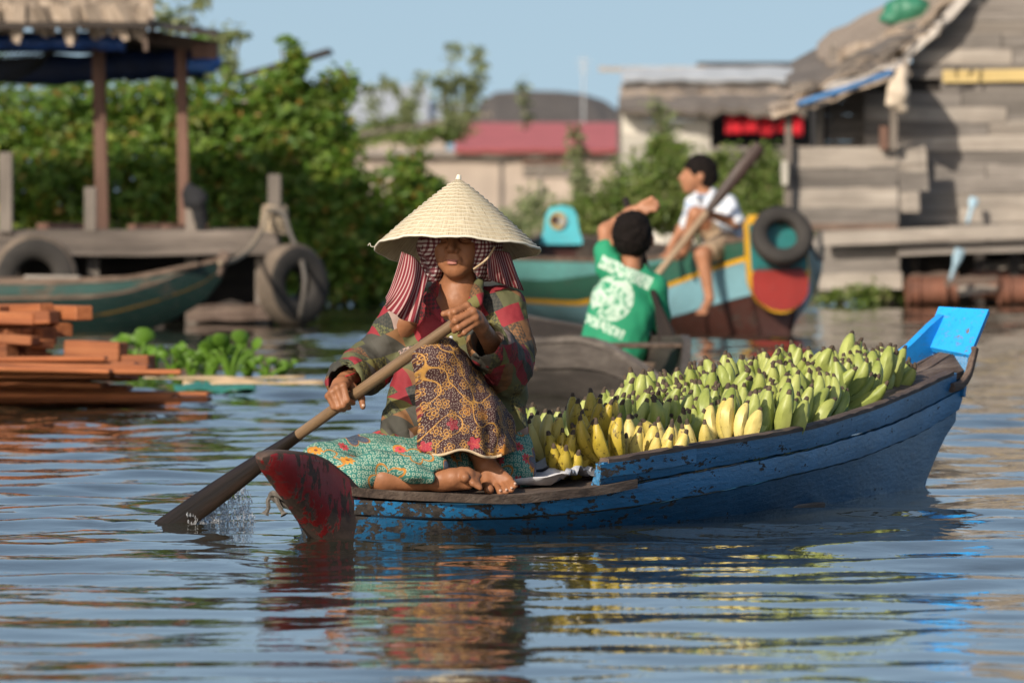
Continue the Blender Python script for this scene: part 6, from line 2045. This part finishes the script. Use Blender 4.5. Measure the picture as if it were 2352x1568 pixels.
# ------------------------------------------------------------------ bushes and weeds
def leaves(blobs, n, size, seed, flat=.6, shell=.55, asp=2.0):
    """leaf-sized faces through the volume of the given ellipsoids (centre, radii, weight)"""
    r = np.random.RandomState(seed)
    wt = np.array([b[2] for b in blobs], float); wt /= wt.sum()
    pick = r.choice(len(blobs), n, p=wt)
    C = np.array([b[0] for b in blobs])[pick]; Rr = np.array([b[1] for b in blobs])[pick]
    d = r.normal(size=(n, 3)); d /= np.linalg.norm(d, axis=1)[:, None]
    rad = shell + (1 - shell) * r.rand(n)
    rad *= 1 + .34 * vnoise(d * 2.6 + pick[:, None] * 1.7, seed)
    P = C + d * Rr * rad[:, None]
    # clumps
    P += .085 * np.stack([vnoise(P * 5, seed + k) for k in (1, 2, 3)], 1)
    a = r.normal(size=(n, 3)); a[:, 2] = a[:, 2] * .5 - .3; a /= np.linalg.norm(a, axis=1)[:, None]
    nn_ = d * .8 + r.normal(size=(n, 3)) * .7 + np.array([-.2, -.4, .7]) * flat
    b = np.cross(nn_, a); b /= np.linalg.norm(b, axis=1)[:, None] + 1e-9
    c = np.cross(a, b)
    s = size * (.55 + .9 * r.rand(n))[:, None]
    w_ = s / asp
    V = np.stack([P, P + a * s * .5 + b * w_ * .5 + c * w_ * .12, P + a * s, P + a * s * .5 - b * w_ * .5 + c * w_ * .12], 1).reshape(-1, 3)
    i = np.arange(n) * 4
    F = np.concatenate([np.stack([i, i + 1, i + 2], 1), np.stack([i, i + 2, i + 3], 1)])
    return V, F
def bush(name, label, cat, blobs, n, size, mat, seed, group=None, stems=5, asp=2.0, shell=.55):
    """blobs = (px, py, Y, rx, ry, rz)"""
    bl = [(np.array(D(b[0], b[1], b[2])), np.array(b[3:6]), b[3] * b[5] + .02) for b in blobs]
    base = D(sum(b[0] for b in blobs) / len(blobs), 0, blobs[0][2]); base.z = 0.0
    root = thing(name, label, cat, base, 0, group)
    r = random.Random(seed)
    if stems > 3:      # twigs that break the outline
        for k in range(26):
            c, q, _ = bl[r.randrange(len(bl))]
            a = r.uniform(.1, 3.0)
            bl.append((c + np.array((math.cos(a) * q[0] * 1.12, r.uniform(-.6, .2) * q[1], math.sin(a) * q[2] * 1.15)), np.array((r.uniform(.04, .09), .06, r.uniform(.06, .14))), .0035))
    V, F = leaves(bl, n, size, seed, shell=shell, asp=asp)
    mk('foliage', V, F, mat, root, False)
    for k in range(stems):
        c = bl[r.randrange(len(bl))][0]
        p0 = Vector((base.x + (c[0] - base.x) * .6 + r.uniform(-.1, .1), base.y + r.uniform(-.1, .2), -.02))
        p2 = Vector(c)
        p1 = p0.lerp(p2, .5) + Vector((r.uniform(-.1, .1), r.uniform(-.1, .1), 0))
        V, F = tubedata(smooth_path([p0, p1, p2], 5), [.025 - .0018 * i for i in range(11)], 6)
        mk('stem', V, F, M['stem'], root)
    return root
BG_ = 'bushes along the bank behind the dock'
bush('leafy_bush', 'dense leafy bush behind the tall brown posts of the shelter', 'bush',
     [(80, 300, 63.5, .75, .5, .42), (300, 280, 63.6, .75, .5, .40), (470, 300, 63.4, .55, .5, .42), (60, 430, 63.2, .8, .5, .45), (300, 430, 63.2, .9, .5, .45), (500, 440, 63.2, .6, .45, .45), (150, 560, 63.0, .9, .4, .3), (420, 570, 63.0, .8, .4, .3), (-150, 350, 63.5, .7, .5, .7)], 32000, .074, M['leaf'], 1, BG_, shell=.25)
bush('leafy_bush', 'tall leafy bush with pointed top beside the small board hut', 'bush',
     [(640, 185, 63.2, .12, .2, .17), (655, 140, 63.2, .04, .08, .10), (745, 215, 63.3, .17, .2, .14), (620, 275, 63.2, .40, .35, .24), (720, 290, 63.2, .35, .35, .30), (650, 380, 63.1, .5, .4, .36), (640, 480, 63.0, .55, .4, .36), (690, 590, 63.0, .5, .4, .32)], 16000, .074, M['leaf'], 2, BG_, shell=.3)
bush('leafy_bush', 'dark leafy bush trailing to the water before the rendered wall', 'bush',
     [(790, 420, 63.0, .30, .3, .20), (840, 480, 62.9, .42, .3, .25), (800, 560, 62.8, .42, .35, .30), (900, 590, 62.8, .32, .3, .26), (850, 660, 62.7, .36, .3, .14), (950, 490, 63.0, .20, .25, .2), (985, 435, 63.2, .14, .2, .14), (950, 570, 62.9, .26, .3, .25)], 12000, .07, M['leaf'], 3, BG_, shell=.3)
bush('leafy_bush', 'sunlit green bush behind the two boys and the thatched house', 'bush',
     [(1535, 345, 68, .17, .2, .16), (1490, 425, 67.6, .40, .3, .24), (1600, 430, 67.6, .42, .3, .26), (1700, 425, 67.8, .40, .3, .30), (1770, 410, 68, .22, .3, .26), (1390, 480, 67.4, .36, .3, .18), (1500, 490, 67.3, .7, .35, .22), (1680, 490, 67.4, .7, .35, .28)], 17000, .055, M['leaf2'], 4, stems=3, shell=.35)
bush('weed_patch', 'pale straggling weeds before the rendered wall of the red roofed house', 'weeds',
     [(1290, 490, 68.5, .36, .3, .18), (1220, 480, 69, .16, .2, .22), (1340, 440, 69, .14, .2, .2), (1130, 500, 68.5, .26, .25, .12), (1250, 520, 67.5, .6, .3, .14)], 2600, .06, M['leafpale'], 5, asp=2.6, shell=.2, stems=3)
bush('weed_bank', 'grassy weeds growing below the leaning pole', 'weeds',
     [(960, 312, 95, .5, .4, .10), (840, 300, 96, .35, .3, .10), (1030, 305, 95, .25, .3, .12), (900, 285, 97, .3, .3, .10)], 3000, .08, M['leaf2'], 6, asp=2.8, shell=.1, stems=3)
bush('leafy_bush', 'thin tree branches showing above the roof corner of the shelter', 'tree',
     [(420, 45, 66, .17, .2, .08), (385, 30, 66, .1, .12, .06), (500, 95, 66, .10, .12, .14), (520, 150, 65.5, .08, .1, .16), (480, 180, 65, .16, .15, .10)], 900, .075, M['leafpale'], 7, BG_, asp=2.0, shell=.0)
bush('leafy_bush', 'low greenery at the waterline under the skirt of the board house', 'bush', [(1960, 672, 63.3, .3, .2, .06), (2080, 668, 63.5, .14, .15, .05)], 700, .06, M['leaf2'], 8, stems=1)
bush('leafy_bush', 'broad bush on the bank at the outer end of the dock', 'bush',
     [(-300, 330, 64, .8, .5, .5), (-520, 400, 64.5, .8, .5, .5), (-420, 500, 63.6, 1.0, .5, .4), (-700, 450, 65, .8, .5, .45)], 12000, .08, M['leaf'], 11, BG_, shell=.3)
def sprig(label, pts, n, size, seed, sp=.05, mat='leafpale'):
    """a tall single weed: curved stem with leaves up its length"""
    P = smooth_path([D(*p) for p in pts], 6)
    root = thing('tall_weed', label, 'weed', P[0], 0, 'tall weeds rising against the sky')
    V, F = tubedata(P, [.014 - .009 * i / (len(P) - 1) for i in range(len(P))], 5)
    mk('stem', V, F, M['stem'], root)
    bl = [(np.array(p), np.array((sp, sp, sp * 1.3)) * (.5 + .9 * math.sin(math.pi * min(1, .15 + .8 * i / len(P)))), 1) for i, p in enumerate(P) if i > len(P) * .2]
    V, F = leaves(bl, n, size, seed, shell=.1, asp=2.6)
    mk('foliage', V, F, M[mat], root, False)
TW = 'tall feathery weed rising above the grass beside the dark thatch hut'
sprig(TW, [(1050, 300, 90), (1045, 240, 90), (1030, 118, 90)], 260, .085, 1, .07)
sprig(TW, [(1075, 300, 90), (1090, 220, 90), (1102, 118, 90)], 330, .085, 2, .075)
sprig(TW, [(1020, 300, 90), (1022, 230, 90), (1015, 185, 90)], 200, .085, 3, .07)
sprig(TW, [(1060, 300, 90), (1068, 230, 90), (1062, 180, 90)], 220, .08, 4, .06)
TW2 = 'thin straggling weed in front of the distant zinc roof'
sprig(TW2, [(960, 300, 92), (930, 240, 92), (880, 190, 92)], 200, .085, 5, .06)
sprig(TW2, [(930, 300, 92), (945, 250, 92), (965, 175, 92)], 180, .085, 6, .05)
sprig(TW2, [(900, 300, 92), (870, 250, 92), (855, 205, 92)], 160, .085, 7, .06)
sprig('thin weed with narrow leaves in front of the white board wall', [(1520, 340, 70), (1515, 290, 70), (1500, 235, 70)], 160, .07, 8, .05)
sprig('slender weed before the right end of the red roof', [(1345, 430, 69), (1340, 350, 69), (1325, 285, 69)], 170, .07, 9, .05)
sprig('slender weed before the dark thatch hut roof', [(1205, 300, 91), (1205, 240, 91), (1208, 185, 91)], 90, .08, 10, .05)
